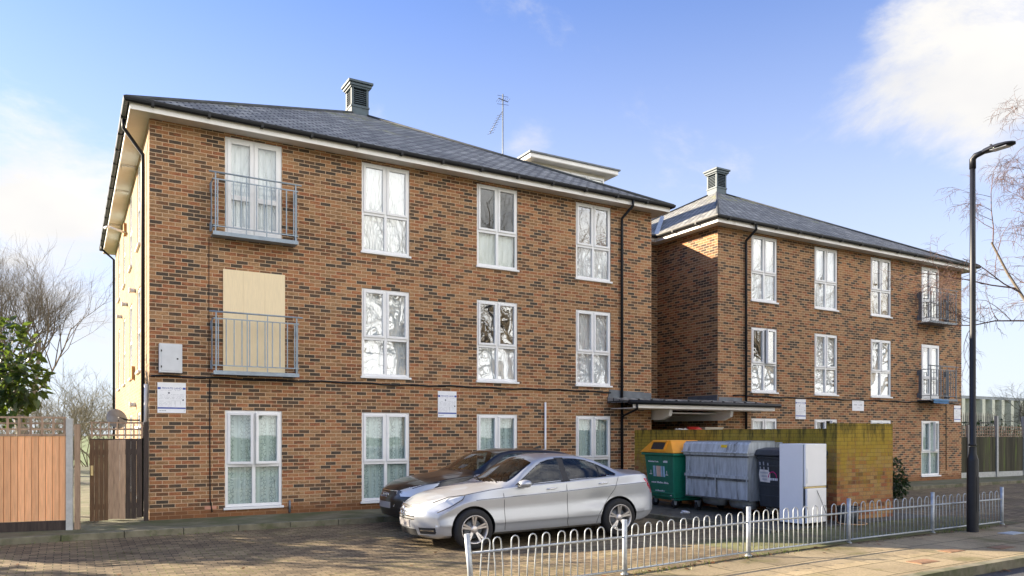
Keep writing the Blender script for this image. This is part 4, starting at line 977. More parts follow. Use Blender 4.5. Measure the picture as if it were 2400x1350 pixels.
m = MB(); m.box(.0, .021, .25, .86, .06, .35); m.box(.0, .021, 1.25, .86, .06, 1.35); m.box(.0, .021, 1.50, .86, .05, 1.55); m.build('ledge', M_WOODD, gt)
m = MB(); m.box(.89, -.02, .0, .965, .06, 1.86); m.build('gate_post', M_WOODD, gt)
m = MB()
for k in range(7): m.box(.02 + k * .138, .0, 1.56, .045 + k * .138, .018, 1.86)
for zz in (1.60, 1.71, 1.83): m.box(.0, .019, zz, .88, .035, zz + .03)
m.build('trellis', M_WOODM, gt)
m = MB(); m.box(.015, -.03, .88, .055, -.005, 1.06); m.build('latch', M_YELLOWED, gt)

# ------------------------------------------------------------------ far right fence, spiked fence, shed wall
ff = thing('boundary_fence', 'dark mossy timber fence with trellis and concrete posts beyond right wing', 'fence', (27.25, .55, 0), R(-4))
m = MB(); q = random.Random(4); xx = 0.
while xx < 9:
    m.prism([(xx, .0), (xx + .12, -.012), (xx + .12, .01), (xx, .02)], 'z', .18, 1.52 + q.uniform(-.01, .01)); xx += .105
m.build('board_panel', M_WOODG, ff)
m = MB(); m.box(0, -.02, -.05, 9, .03, .17); m.build('gravel_board', M_CONC, ff)
m = MB(); xx = 0
while xx < 9: m.box(xx, .0, 1.54, xx + .03, .016, 1.95); xx += .15
for zz in (1.54, 1.64, 1.76, 1.90): m.box(0, .017, zz, 9, .033, zz + .03)
m.build('trellis', M_WOODM, ff)
for xx in (1.02, 2.78, 4.55, 6.32, 8.1): m = MB(); m.box(xx, -.06, -.1, xx + .1, .05, 2.0 if xx < 2 else 2.35); m.build('concrete_post', M_CONC, ff)
pf = thing('palisade_fence', 'dark spiked metal fence behind the mossy timber fence', 'fence', (27.0, 6.0, 0), 0)
m = MB(); xx = 0
while xx < 14: m.prism([(xx, .0), (xx + .07, 0), (xx + .07, 2.55), (xx + .035, 2.75), (xx, 2.55)], 'y', 0, .012); xx += .17
m.build('pale', M_DARK, pf, fix=False)
m = MB(); m.box(0, .013, .5, 14, .05, .56); m.build('rail', M_DARK, pf); m = MB(); m.box(0, .013, 2.2, 14, .05, 2.26); m.build('rail', M_DARK, pf)
M_RIBBED = plain('weathered_cladding', (.52, .52, .44), .8, var=.12)
wh = thing('warehouse', 'pale ribbed shed wall standing far behind the right fences', 'warehouse', (47.5, 13.5, 0))
m = MB(); m.box(0, .6, 0, 30, 14, 4.1); m.box(-.1, .2, 4.1, 30.1, 14.2, 4.3); m.build('wall', M_ZINCD, wh)
m = MB()
for k in range(24): m.prism([(k * 1.25, .6), (k * 1.25 + .12, .1), (k * 1.25 + .5, .1), (k * 1.25 + .62, .6)], 'z', 0, 4.09)
m.build('rib', M_RIBBED, wh)

# ------------------------------------------------------------------ cars
def spl(knots):
    k = np.array([a for a, *_ in knots], float); v = np.array([b for _, b in knots], float)
    h = np.diff(k); d = np.diff(v) / h; m = np.zeros(len(k)); m[0] = d[0]; m[-1] = d[-1]
    for i in range(1, len(k) - 1):
        if d[i - 1] * d[i] > 0: w1 = 2 * h[i] + h[i - 1]; w2 = h[i] + 2 * h[i - 1]; m[i] = (w1 + w2) / (w1 / d[i - 1] + w2 / d[i])
    def f(x):
        x = min(max(x, k[0]), k[-1]); i = min(int(np.searchsorted(k, x, 'right')) - 1, len(k) - 2); t = (x - k[i]) / h[i]
        return (2*t**3 - 3*t**2 + 1) * v[i] + (t**3 - 2*t**2 + t) * h[i] * m[i] + (-2*t**3 + 3*t**2) * v[i+1] + (t**3 - t**2) * h[i] * m[i+1]
    return f
def inpoly(x, z, P):
    c = False; n = len(P)
    for i in range(n):
        a, b = P[i], P[(i + 1) % n]
        if (a[1] > z) != (b[1] > z) and x < (b[0] - a[0]) * (z - a[1]) / (b[1] - a[1]) + a[0]: c = not c
    return c
SEDAN = dict(
    L=4.58, wf=.90, wr=3.60, tr=.322,
    w=[(0, .74), (.08, .80), (.3, .845), (.84, .872), (2.2, .885), (3.4, .885), (4.0, .865), (4.4, .81), (4.58, .74)],
    bow=[(0, .30), (.5, .13), (1.05, 0), (3.9, 0), (4.3, -.08), (4.58, -.20)],
    zb=[(0, .25), (.2, .19), (.6, .19), (4.0, .20), (4.35, .26), (4.58, .36)],
    zs=[(0, .56), (.35, .66), (.9, .775), (1.5, .80), (2.5, .835), (3.6, .885), (4.3, .90), (4.58, .86)],
    zbe=[(0, .655), (.2, .745), (.5, .81), (.9, .885), (1.3, .935), (1.6, .95), (2.5, .985), (3.6, 1.03), (3.9, 1.045), (4.3, 1.035), (4.5, 1.0), (4.58, .93)],
    ybe=[(0, .60), (.3, .70), (.84, .77), (1.3, .80), (1.6, .825), (2.5, .84), (3.5, .825), (3.9, .79), (4.3, .73), (4.58, .62)],
    zra=[(0, .685), (.2, .785), (.5, .855), (.9, .92), (1.3, .965), (1.5, .985), (1.62, 1.02), (1.9, 1.19), (2.2, 1.345), (2.5, 1.385), (2.9, 1.375), (3.2, 1.315), (3.5, 1.20), (3.8, 1.085), (3.95, 1.065), (4.3, 1.06), (4.5, 1.035), (4.58, .95)],
    yra=[(0, .42), (.5, .47), (.9, .52), (1.3, .62), (1.5, .74), (1.7, .73), (2.2, .60), (2.5, .575), (2.9, .58), (3.2, .60), (3.6, .65), (3.9, .66), (4.3, .5), (4.58, .42)],
    zt=[(0, .69), (.06, .735), (.3, .835), (.8, .93), (1.2, .985), (1.38, 1.005), (1.5, 1.07), (1.95, 1.335), (2.15, 1.41), (2.5, 1.447), (2.9, 1.43), (3.2, 1.37), (3.5, 1.24), (3.8, 1.11), (3.95, 1.085), (4.3, 1.085), (4.47, 1.075), (4.54, 1.02), (4.58, .9)],
    ws=(1.40, 1.56, 2.06), rw=(3.27, 3.80),
    fglass=[(1.66, .972), (1.85, 1.09), (2.05, 1.22), (2.22, 1.315), (2.36, 1.352), (2.53, 1.366), (2.53, 1.008), (1.75, .972)],
    rglass=[(2.64, 1.012), (2.64, 1.368), (2.9, 1.35), (3.08, 1.315), (3.28, 1.24), (3.45, 1.155), (3.60, 1.065), (3.57, 1.052)],
    lamp=[(.10, .60), (.10, .69), (.28, .765), (.55, .835), (.80, .865), (.74, .80), (.50, .69), (.30, .62)], tail=[(4.16, .955), (4.70, .97), (4.70, .70), (4.34, .70)], dent=True)
HATCH = dict(SEDAN)
HATCH.update(L=4.30, wf=.84, wr=3.42, dent=False,
    zt=[(0, .72), (.06, .77), (.3, .87), (.8, .96), (1.2, 1.01), (1.34, 1.025), (1.46, 1.09), (1.92, 1.36), (2.12, 1.42), (2.5, 1.46), (3.0, 1.455), (3.6, 1.41), (3.95, 1.30), (4.2, 1.08), (4.30, .95)],
    zra=[(0, .715), (.2, .815), (.5, .885), (.9, .945), (1.3, .985), (1.5, 1.01), (1.62, 1.05), (1.9, 1.22), (2.2, 1.37), (2.5, 1.41), (3.2, 1.40), (3.6, 1.36), (3.95, 1.25), (4.2, 1.05), (4.30, .93)],
    yra=[(0, .42), (.5, .47), (.9, .52), (1.3, .62), (1.5, .74), (1.7, .73), (2.2, .60), (2.5, .575), (3.6, .57), (4.1, .56), (4.3, .52)],
    zbe=[(0, .67), (.2, .77), (.5, .835), (.9, .91), (1.3, .955), (1.6, .97), (2.5, 1.0), (3.6, 1.04), (4.0, 1.04), (4.2, .98), (4.30, .88)],
    rw=(3.75, 4.12), rglass=[(2.64, 1.025), (2.64, 1.39), (3.2, 1.37), (3.5, 1.33), (3.8, 1.08), (3.5, 1.055)],
    bow=[(0, .30), (.5, .13), (1.05, 0), (3.8, 0), (4.1, -.08), (4.30, -.16)],
    w=[(0, .74), (.08, .80), (.3, .845), (.84, .865), (2.2, .875), (3.4, .875), (3.9, .85), (4.2, .80), (4.30, .74)],
    zb=[(0, .25), (.2, .19), (.6, .19), (3.8, .20), (4.1, .26), (4.30, .36)], tail=[(4.1, .97), (4.4, .97), (4.4, .74), (4.2, .72)],
    ybe=[(0, .60), (.3, .70), (.84, .77), (1.3, .80), (1.6, .825), (2.5, .84), (3.5, .825), (3.9, .79), (4.30, .66)],
    zs=[(0, .56), (.35, .66), (.9, .775), (1.5, .82), (2.5, .86), (3.6, .90), (4.30, .88)])
def build_car(P, root, mpaint, rim_style):
    f = {k: spl(P[k]) for k in ('w', 'bow', 'zb', 'zs', 'zbe', 'ybe', 'zra', 'yra', 'zt')}
    Lc = P['L']
    def section(s):
        w = f['w'](s); zb, zs, zbe, ybe, zra, yra, zt = (f[k](s) for k in ('zb', 'zs', 'zbe', 'ybe', 'zra', 'yra', 'zt'))
        lv = [(0, zb), (w * .80, zb), (w * .955, zb + .055), (w * .985, zb + .17), (w, .40 if zs > .5 else zs - .1), (w * .978, .40 + .58 * (zs - .40) if zs > .5 else zs - .05), (w * .992, zs - .012), (w * .978, zs + .006), (ybe + .012, zbe - .012), (ybe, zbe), (yra, zra), (yra * .86, zra + .42 * (zt - zra)), (yra * .5, zra + .80 * (zt - zra)), (0, zt)]
        return lv
    seg = [3, 2, 3, 5, 5, 6, 2, 6, 2, 14, 4, 6, 8]
    def ring(s):
        lv = section(s); out = []; n = len(lv)
        for i in range(n - 1):
            a, b = Vector(lv[i]), Vector(lv[i + 1])
            pa = Vector(lv[i - 1]) if i else a; nb = Vector(lv[i + 2]) if i + 2 < n else b
            la = (b - a).length + 1e-6
            ta = (b - pa).normalized() * la if i else (b - a); tb = (nb - a).normalized() * la if i + 2 < n else (b - a)
            if i + 2 >= n: tb = Vector((-la, 0))
            k = .45 if i in (0, 1, 2) else (.15 if i in (5, 6) else .8)
            ta = ta * k + (b - a) * (1 - k); tb = tb * k + (b - a) * (1 - k)
            for j in range(seg[i]):
                t = j / seg[i]
                q = (2*t**3 - 3*t**2 + 1) * a + (t**3 - 2*t**2 + t) * ta + (-2*t**3 + 3*t**2) * b + (t**3 - t**2) * tb
                out.append((max(q.x, 0), q.y, i))
        out.append((0, lv[-1][1], n - 2))
        return out
    def nose(z, s):
        k = max(0., 1 - s / .5)
        d = .02 + (.09 * smooth01((z - .52) / .26) if z > .52 else .05 * smooth01((.40 - z) / .2))
        kt = max(0., 1 - (Lc - s) / .45)
        return k * d - kt * (.10 * smooth01((z - .62) / .45) + .03 * smooth01((.4 - z) / .2))
    def pos(s, y, z):
        w = f['w'](s); x = s + f['bow'](s) * (abs(y) / w) ** 2.6 + nose(z, s)
        if P.get('dent'):
            g = math.exp(-((x - 3.22) / .22) ** 2 - ((z - .66) / .12) ** 2) - .5 * math.exp(-((x - 3.05) / .3) ** 2 - ((z - .50) / .05) ** 2)
            if y < 0: y += .02 * g
        return (x, y, z)
    ss = list(np.linspace(0, .12, 7)) + list(np.linspace(.15, Lc - .15, 200)) + list(np.linspace(Lc - .12, Lc, 7))
    rows = []; lvl = None
    for s in ss:
        r = ring(s); lvl = [q[2] for q in r]
        rows.append([pos(s, -y, z) for y, z, _ in r] + [pos(s, y, z) for y, z, _ in r[::-1][1:-1]])
    nr = len(rows[0]); half = len(lvl)
    full = lvl + lvl[::-1][1:-1]
    vs = [p for r in rows for p in r]; fs = []; mi = []
    for i in range(len(ss) - 1):
        for j in range(nr):
            k = (j + 1) % nr
            q = (i * nr + j, i * nr + k, (i + 1) * nr + k, (i + 1) * nr + j)
            c = np.mean([vs[a] for a in q], axis=0); lv_ = full[j] if j < half - 1 else full[k]
            mtl = 0; x_, ay, z_ = c[0], abs(c[1]), c[2]
            if lv_ == 9 and (inpoly(x_, z_, P['fglass']) or inpoly(x_, z_, P['rglass'])): mtl = 1
            elif lv_ == 9 and z_ > .99 and (2.5 < x_ < 2.66) and z_ < 1.375: mtl = 3
            elif lv_ >= 10:
                y9 = f['yra'](x_)
                lo = P['ws'][0] + (P['ws'][1] - P['ws'][0]) * (ay / .72) ** 2
                if lo < x_ < P['ws'][2] + .03 * (1 - ay / .6) and ay < y9 - .045: mtl = 1
                elif P['rw'][0] < x_ < P['rw'][1] and ay < y9 - .07: mtl = 1
            if mtl == 0 and ay > .40 and inpoly(x_, z_, P['lamp']) and lv_ >= 3: mtl = 4
            if mtl == 0 and ay > .42 and inpoly(x_, z_, P['tail']): mtl = 5
            fs.append(q); mi.append(mtl)
    for e in (0, len(ss) - 1):                       # nose and tail caps as cross strips
        r = rows[e]
        for j in range(half - 1):
            a, b = e * nr + j, e * nr + j + 1; c, d = e * nr + (nr - j) % nr, e * nr + (nr - j - 1) % nr
            # subdivide across the width so that the cap follows the bowed nose
            s = ss[e]; n = 22
            pa, pb, pc, pd = (Vector(vs[i]) for i in (a, b, c, d))
            ia = []; ib = []
            for k in range(n + 1):
                t = k / n
                if k == 0: ia.append(a); ib.append(b)
                elif k == n: ia.append(c); ib.append(d)
                else:
                    for lst, p, q in ((ia, pa, pc), (ib, pb, pd)):
                        y_ = p.y + (q.y - p.y) * t
                        key = (e, j if lst is ia else j + 1, k)
                        if abs(p.y - q.y) < 1e-6: lst.append(a if lst is ia else b); continue
                        if key in capv: lst.append(capv[key])
                        else: vs.append(pos(s, y_, p.z)); capv[key] = len(vs) - 1; lst.append(capv[key])
            for k in range(n):
                q = [ia[k], ia[k + 1], ib[k + 1], ib[k]]; q2 = []
                for i_ in q:
                    if i_ not in q2: q2.append(i_)
                if len(q2) < 3: continue
                c_ = np.mean([vs[i_] for i_ in q2], axis=0); mt = 0
                if abs(c_[1]) > .47 and inpoly(max(c_[0], .12), c_[2], P['lamp']): mt = 4
                if e and abs(c_[1]) > .45 and .74 < c_[2] < .95: mt = 5
                fs.append(tuple(q2)); mi.append(mt)
    me = bpy.data.meshes.new('shell'); me.from_pydata(vs, [], fs)
    mats = [mpaint, M_CARGLASS, M_DARK, M_DARK, M_LAMPG, M_TAIL]
    for m_ in mats: me.materials.append(m_)
    me.polygons.foreach_set('material_index', mi)
    bm = bmesh.new(); bm.from_mesh(me); bmesh.ops.remove_doubles(bm, verts=bm.verts, dist=1e-5); bmesh.ops.recalc_face_normals(bm, faces=bm.faces); bm.to_mesh(me); bm.free()
    ob = bpy.data.objects.new('shell', me); COL.objects.link(ob)
    cutters = []
    for wx in (P['wf'], P['wr']):
        for sg in (-1, 1):
            c = MB(); n = 48; rr = P['tr'] + .045; zc = P['tr']
            pl = [(wx + rr * math.cos(t), zc + rr * math.sin(t)) for t in np.linspace(-.35, math.pi + .35, n)] + [(wx - rr * .94, -.1), (wx + rr * .94, -.1)]
            c.prism(pl, 'y', sg * .62, sg * 1.2, 2)
            co = c.build('cutter', [M_DARK, M_DARK, M_DARK]); cutters.append(co)
            bo = ob.modifiers.new('arch', 'BOOLEAN'); bo.operation = 'DIFFERENCE'; bo.object = co; bo.solver = 'EXACT'
    dg = bpy.context.evaluated_depsgraph_get(); me2 = bpy.data.meshes.new_from_object(ob.evaluated_get(dg))
    for c in cutters: bpy.data.objects.remove(c)
    bpy.data.objects.remove(ob)
    def split(idx, name, thick=0):
        bm = bmesh.new(); bm.from_mesh(me2)
        bmesh.ops.delete(bm, geom=[q for q in bm.faces if q.material_index not in idx], context='FACES')
        for q in bm.faces: q.smooth = True
        m_ = bpy.data.meshes.new(name); bm.to_mesh(m_); bm.free()
        for q in mats: m_.materials.append(q)
        m_.set_sharp_from_angle(angle=R(32)); boxuv(m_)
        o = bpy.data.objects.new(name, m_); COL.objects.link(o); o.parent = root
        return o
    split((0, 2), 'body'); split((3,), 'pillar_trim'); 
    for idx, nm in ((1, 'window_glass'), (4, 'headlight'), (5, 'tail_light')):
        o = split((idx,), nm); bm = bmesh.new(); bm.from_mesh(o.data); seen = set(); isl = []
        for v0 in bm.verts:
            if v0 in seen: continue
            st_ = [v0]; comp = set()
            while st_:
                v_ = st_.pop()
                if v_ in comp: continue
                comp.add(v_); st_ += [e.other_vert(v_) for e in v_.link_edges]
            seen |= comp; isl.append(sorted(v_.index for v_ in comp))
        bm.free()
        for q_ in isl:
            if len(q_) < 6: continue
            ks = set(q_); b2 = bmesh.new(); b2.from_mesh(o.data); b2.verts.ensure_lookup_table()
            bmesh.ops.delete(b2, geom=[v_ for v_ in b2.verts if v_.index not in ks], context='VERTS')
            m2 = o.data.copy(); b2.to_mesh(m2); b2.free(); m2.name = nm
            c2 = bpy.data.objects.new(nm, m2); COL.objects.link(c2); c2.parent = root
        old = o.data; bpy.data.objects.remove(o); bpy.data.meshes.remove(old)
    def side_y(x, z):
        r = ring(x); best = None
        for a, b in zip(r[:-1], r[1:]):
            if min(a[1], b[1]) - 1e-6 <= z <= max(a[1], b[1]) + 1e-6 and a[2] >= 2:
                t = 0 if abs(b[1] - a[1]) < 1e-6 else (z - a[1]) / (b[1] - a[1]); best = a[0] + (b[0] - a[0]) * t; break
        y = -(best if best is not None else .88)
        return pos(x, y, z)[1]
    def side_line(mb, pts, w=.004):
        q = [(x, side_y(x, z) - .002, z) for x, z in pts]; mb.tube(q, w, 5)
    D = lambda a, b, n=10: [(a[0] + (b[0] - a[0]) * i / n, a[1] + (b[1] - a[1]) * i / n) for i in range(n + 1)]
    wf, wr = P['wf'], P['wr']
    g = MB()
    for pts in (D((1.44, .27), (1.43, .86)), D((2.585, .24), (2.585, .985)), D((3.62, 1.02), (3.52, .82), 8) + D((3.52, .82), (3.20, .42), 10)[1:] + [(3.15, .26)], D((.80, .868), (1.45, .948)) ):
        side_line(g, pts, .0035)
    side_line(g, [(x_, f['zs'](x_) - .004) for x_ in np.linspace(.95, 4.2, 40)], .0035)
    side_line(g, [(a, b) for a, b in P['lamp'] if a > .25] , .007)
    g.build('panel_gap', M_DARK, root)
    g = MB(); side_line(g, [(a, b) for a, b in P['fglass'][:6]], .006); side_line(g, [(a, b) for a, b in P['rglass'][1:]], .006); side_line(g, D((1.72, .966), (3.58, 1.045), 24), .006); side_line(g, D((3.27, 1.04), (3.27, 1.235)), .009); g.build('window_trim', M_DARK, root)
    # mirrors, handles
    for sg in (-1, 1):
        g = MB(); pr = []
        for xx, s_ in ((1.66, .35), (1.68, .75), (1.74, 1), (1.80, .98), (1.84, .85), (1.845, .5)):
            pr.append([(xx, sg * (.955 + .105 * s_ * math.cos(t)), 1.0 + .065 * s_ * math.sin(t)) for t in np.linspace(0, 2 * math.pi, 17)])
        g.grid(pr); mo = g.build('door_mirror', mpaint, root)
        g = MB(); g.prism([(sg * .80, .945), (sg * .93, .955), (sg * .93, .97), (sg * .80, .99)], 'x', 1.70, 1.80); g.build('mirror_stalk', M_DARK, mo)
        for xx, zz in ((2.30, .885), (3.30, .925)):
            g = MB(); y = abs(side_y(xx, zz)); g.tube([(xx - .10, sg * (y - .004), zz - .003), (xx - .07, sg * (y + .022), zz), (xx + .06, sg * (y + .024), zz + .006), (xx + .10, sg * (y - .002), zz + .008)], [.008, .012, .012, .008], 8); g.build('door_handle', M_CHROME, root)
    # wheels
    T = P['tr']
    for wx in (wf, wr):
        for sg in (-1, 1):
            yo = .80
            g = MB(); g.lathe([(.215, -.10), (.26, -.108), (.30, -.10), (T - .006, -.075), (T, -.05), (T, .05), (T - .006, .075), (.30, .10), (.26, .108), (.215, .10)], (0, 0, 0), 'y', 40)
            ty = g.build('wheel', M_TYRE, root, loc=(wx, sg * yo, T)); 
            g = MB(); g.lathe([(.222, -.102), (.228, -.106), (.222, -.112), (.205, -.100), (.198, -.04), (.19, .08)], (0, 0, 0), 'y', 36)
            n = rim_style
            for k in range(n):
                a0 = 2 * math.pi * k / n + .3
                for da in (-.13, .13):
                    a = a0 + da; ca_, sa_ = math.cos(a), math.sin(a); px_, pz_ = -sa_, ca_
                    def q(r, w_, y): return [(r * ca_ + w_ * px_, y, r * sa_ + w_ * pz_), (r * ca_ - w_ * px_, y, r * sa_ - w_ * pz_)]
                    A = q(.045, .011, -.075); B = q(.208, .017, -.098); C = q(.045, .011, -.035); E_ = q(.208, .017, -.06)
                    g.add([A[0], A[1], B[1], B[0], C[0], C[1], E_[1], E_[0]], HEX)
            g.lathe([(0, -.09), (.03, -.09), (.06, -.08), (.066, -.04)], (0, 0, 0), 'y', 16)
            g.build('rim', M_ALLOY, ty, rot=(0, 0, 0 if sg < 0 else math.pi))
            g = MB(); g.lathe([(0, .0), (.15, .0), (.15, .02), (0, .02)], (0, 0, 0), 'y', 24); g.build('brake_disc', M_ZINCD, ty, loc=(0, -.02 * (1 if sg < 0 else -1), 0))
    # interior: seats, dash, wheel
    g = MB()
    for xx in (2.25, 3.1):
        for yy in (-.36, .36):
            g.prism([(xx - .25, .35), (xx + .22, .35), (xx + .42, .98), (xx + .30, 1.0), (xx + .12, .55), (xx - .25, .55)], 'y', yy - .23, yy + .23); g.box(xx + .31, yy - .11, 1.0, xx + .41, yy + .11, 1.2)
    g.build('seat', M_SEAT, root)
    g = MB(); g.prism([(1.5, .55), (1.5, .93), (1.75, .95), (1.85, .85), (1.85, .55)], 'y', -.72, .72); g.tube([(2.0 + .04 * math.sin(a), .36 + .18 * math.cos(a), .92 + .18 * math.sin(a)) for a in np.linspace(0, 6.28, 21)], .015, 6); g.build('dashboard', M_DARK, root)
    g = MB(); g.box(2.02, -.11, 1.25, 2.05, .11, 1.31); g.build('rear_view_mirror', M_DARK, root)
    g = MB()
    for a in (-.55, .05): g.tube([(1.40 + .08 * abs(a), a, 1.02), (1.52, a + .5, 1.075 - .0 * a)], .008, 5)
    g.build('wiper', M_DARK, root)
    def nx(y, z): return pos(0., y, z)[0]
    return nx, side_y
# silver saloon, nose to the left, nearest the railing
fwh = Vector((4.15, -5.26)); ax = Vector((.9961, -.088)).normalized(); ang = math.atan2(ax.y, ax.x)
o2 = fwh - ax * .84 + Vector((-ax.y, ax.x)) * .90
zf_, zr_ = dz(4.15, -5.1), dz(6.9, -5.4); pitch = math.atan2(zr_ - zf_, 2.76)
car = thing('parked_car', 'silver four door saloon with a dented rear door parked behind the railing', 'car', (o2.x, o2.y, zf_ - .84 * math.tan(pitch)), 0)
car.rotation_euler = (0, -pitch, ang)
capv = {}
nx, sy = build_car(SEDAN, car, M_SILVER, 5)
# face of the silver car: grille, star emblem, plate, lower intakes
def nosebox(mb, y0, y1, z0, z1, out=.006, dep=.03, n=10, mi=0):
    ys = np.linspace(y0, y1, n + 1)
    for a, b in zip(ys[:-1], ys[1:]):
        F = lambda y, z, o: (nx(y, z) - o, y, z)
        mb.add([F(a, z0, -dep), F(b, z0, -dep), F(b, z0, out), F(a, z0, out), F(a, z1, -dep), F(b, z1, -dep), F(b, z1, out), F(a, z1, out)], HEX, mi)
g = MB(); nosebox(g, -.40, .40, .50, .69, .003); gr = g.build('grille', M_DARK, car)
g = MB()
for zz in (.535, .595, .655): nosebox(g, -.37, .37, zz, zz + .020, .016, .0)
nosebox(g, -.42, .42, .690, .706, .014, .0); nosebox(g, -.38, .38, .488, .500, .012, .0)
g.build('grille_bar', M_CHROME, gr)
g = MB(); cz = .605; cxn = nx(0, cz) - .028
g.tube([(cxn, .085 * math.cos(a), cz + .085 * math.sin(a)) for a in np.linspace(0, 2 * math.pi, 29)], .008, 6)
for k in range(3): a = math.pi / 2 + k * 2 * math.pi / 3; g.tube([(cxn, 0, cz), (cxn, .083 * math.cos(a), cz + .083 * math.sin(a))], [.012, .003], 6)
g.build('emblem', M_CHROME, gr)
g = MB(); nosebox(g, -.26, .26, .365, .475, .012, 0); g.build('number_plate', M_PLATE, car)
g = MB(); nosebox(g, -.40, .40, .235, .34, .004); g.build('lower_grille', M_DARK, car)
for sg in (-1, 1):
    g = MB(); a, b = sorted((sg * .47, sg * .72)); nosebox(g, a, b, .27, .37, .004); fo_ = g.build('fog_lamp_intake', M_DARK, car)
    g = MB(); a, b = sorted((sg * .49, sg * .69)); nosebox(g, a, b, .315, .332, .012, 0); g.build('running_light', M_CHROME, fo_)
# black hatchback beyond it
kx, ky = 3.72, -2.5
car2 = thing('parked_car', 'black hatchback parked close to the brick wall behind the silver saloon', 'car', (kx, ky, dz(kx + 2, ky) + .0), 0)
capv = {}
nx, sy = build_car(HATCH, car2, M_BLACKC, 7)
g = MB(); nosebox(g, -.36, .36, .42, .70, .003); gr = g.build('grille', M_DARK, car2)
g = MB(); nosebox(g, -.38, .38, .70, .712, .012, 0); nosebox(g, -.38, -.365, .42, .70, .012, 0, 1); nosebox(g, .365, .38, .42, .70, .012, 0, 1); g.build('grille_surround', M_CHROME, gr)
g = MB(); cxn = nx(0, .62) - .012
for yy in (-.12, -.04, .04, .12): g.tube([(cxn, yy + .05 * math.cos(a), .62 + .05 * math.sin(a)) for a in np.linspace(0, 2 * math.pi, 17)], .006, 5)
g.build('emblem', M_CHROME, gr)
g = MB(); nosebox(g, -.26, .26, .39, .50, .012, 0); g.build('number_plate', M_PLATE, car2)
for sg in (-1, 1):
    g = MB(); a, b = sorted((sg * .46, sg * .72)); nosebox(g, a, b, .27, .42, .004); g.build('fog_lamp_intake', M_DARK, car2)
g = MB(); g.add([(1.62, -.05, 1.035 + .04), (1.62, .18, 1.035 + .04), (1.74, .18, 1.10 + .04), (1.74, -.05, 1.10 + .04)], [(0, 1, 2, 3)]); g.build('windscreen_paper', M_PAPER, car2)
g = MB(); g.prism([(3.25, 1.44), (3.45, 1.44), (3.45, 1.50), (3.42, 1.50)], 'y', -.02, .02); g.build('roof_aerial', M_DARK, car2)

# ------------------------------------------------------------------ trees and plants
def rot_about(v, axis, a): return Matrix.Rotation(a, 3, axis) @ v
def bare_tree(name, loc, label, h, seed, matb, mats, spread=.5, levels=5, droop=0., first=.25, lean=(0, 0), nsub=(4, 6), up=.25, r0=None, cat='tree', group=None, trunkh=None, ratio=.62):
    q = random.Random(seed); t = thing(name, label, cat, loc, 0, group); tk = MB(); tw = MB()
    def br(p, d, ln, r, lev):
        n = 4 if lev > 1 else 5; pts = [p]; c = p.copy(); dd = d.copy()
        for i in range(n):
            wob = Vector((q.gauss(0, 1), q.gauss(0, 1), q.gauss(0, .7))) * (.10 + .03 * lev)
            dd = (dd + wob + Vector((0, 0, up * (.5 if lev else .2) if lev < levels - 1 else up * .3 - droop))).normalized()
            if droop and lev >= 2: dd = (dd + Vector((0, 0, -droop * (.3 + .25 * (lev - 1))))).normalized()
            c = c + dd * ln / n; pts.append(c.copy())
        rs = [r * (1 - .55 * i / n) for i in range(n + 1)]
        if lev >= levels - 1: rs[-1] = r * .15
        (tk if lev < 2 else tw).tube(pts, rs, 8 if lev == 0 else (5 if lev == 1 else 3), cap=False)
        if lev >= levels: return
        m = q.randint(*nsub) + (2 if lev == 0 else 0)
        for k in range(m):
            f_ = first + (1 - first) * (k + q.random()) / m; f_ = min(f_, .98)
            i = min(int(f_ * n), n - 1); u = f_ * n - i; b = pts[i].lerp(pts[i + 1], u)
            base = (pts[i + 1] - pts[i]).normalized(); side = base.cross(Vector((q.gauss(0, 1), q.gauss(0, 1), q.gauss(0, 1)))).normalized()
            nd = (base * (1 - spread * .6) + side * (spread + q.uniform(-.12, .25))).normalized()
            br(b, nd, ln * ratio * q.uniform(.75, 1.15) * (1.15 - .35 * f_), max(rs[i] * .55, .0035), lev + 1)
    th = trunkh or h * .42
    br(Vector((0, 0, -.1)), Vector((lean[0], lean[1], 1)).normalized(), th, r0 or h * .02, 0)
    tk.build('trunk', matb, t, fix=False); tw.build('crown', mats, t, fix=False)
    return t
def at(px, Z, z=0.):
    X = (px - 1200) / 1784 * Z; return (CAM.x + .8646 * X + .5024 * Z, CAM.y - .5024 * X + .8646 * Z, z)
bare_tree('bare_tree', at(72, 30), 'large bare tree with fanning upright limbs behind the left fence', 9.6, 12, M_BARK, M_TWIG, spread=.44, levels=5, nsub=(4, 6), up=.36, trunkh=4.3, first=.3, ratio=.80, r0=.28)
def bush(name, loc, label, h, seed, n=9, mat=None, mt=M_TWIGY, w=.8):
    q = random.Random(seed); t = thing(name, label, 'shrub', loc, 0, 'bare shrubs beyond the garden'); m = MB()
    def br(p, d, ln, r, lev):
        pts = [p]; c = p.copy(); dd = d.copy()
        for i in range(4): dd = (dd + Vector((q.gauss(0, .16), q.gauss(0, .16), q.gauss(0.04, .12)))).normalized(); c = c + dd * ln / 4; pts.append(c.copy())
        m.tube(pts, [r, r * .85, r * .7, r * .5, r * .25], 3, cap=False)
        if lev < 3:
            for k in range(5): i = q.randint(1, 3); br(pts[i].lerp(pts[i + 1], q.random()), (dd + Vector((q.gauss(0, .6), q.gauss(0, .6), q.gauss(.1, .4)))).normalized(), ln * q.uniform(.4, .65), r * .55, lev + 1)
    for k in range(n):
        a = q.uniform(0, 6.28); br(Vector((q.gauss(0, .3), q.gauss(0, .3), -.1)), Vector((math.cos(a) * w * q.random(), math.sin(a) * w * q.random(), 1)).normalized(), h * q.uniform(.5, .8), .03, 0)
    m.build('stem', mt, t, fix=False); return t
SB = [(-40, 26, 3.0), (40, 33, 3.9), (105, 36, 3.6), (150, 33, 3.4), (190, 38, 5.0), (235, 40, 5.4), (262, 44, 5.0)]
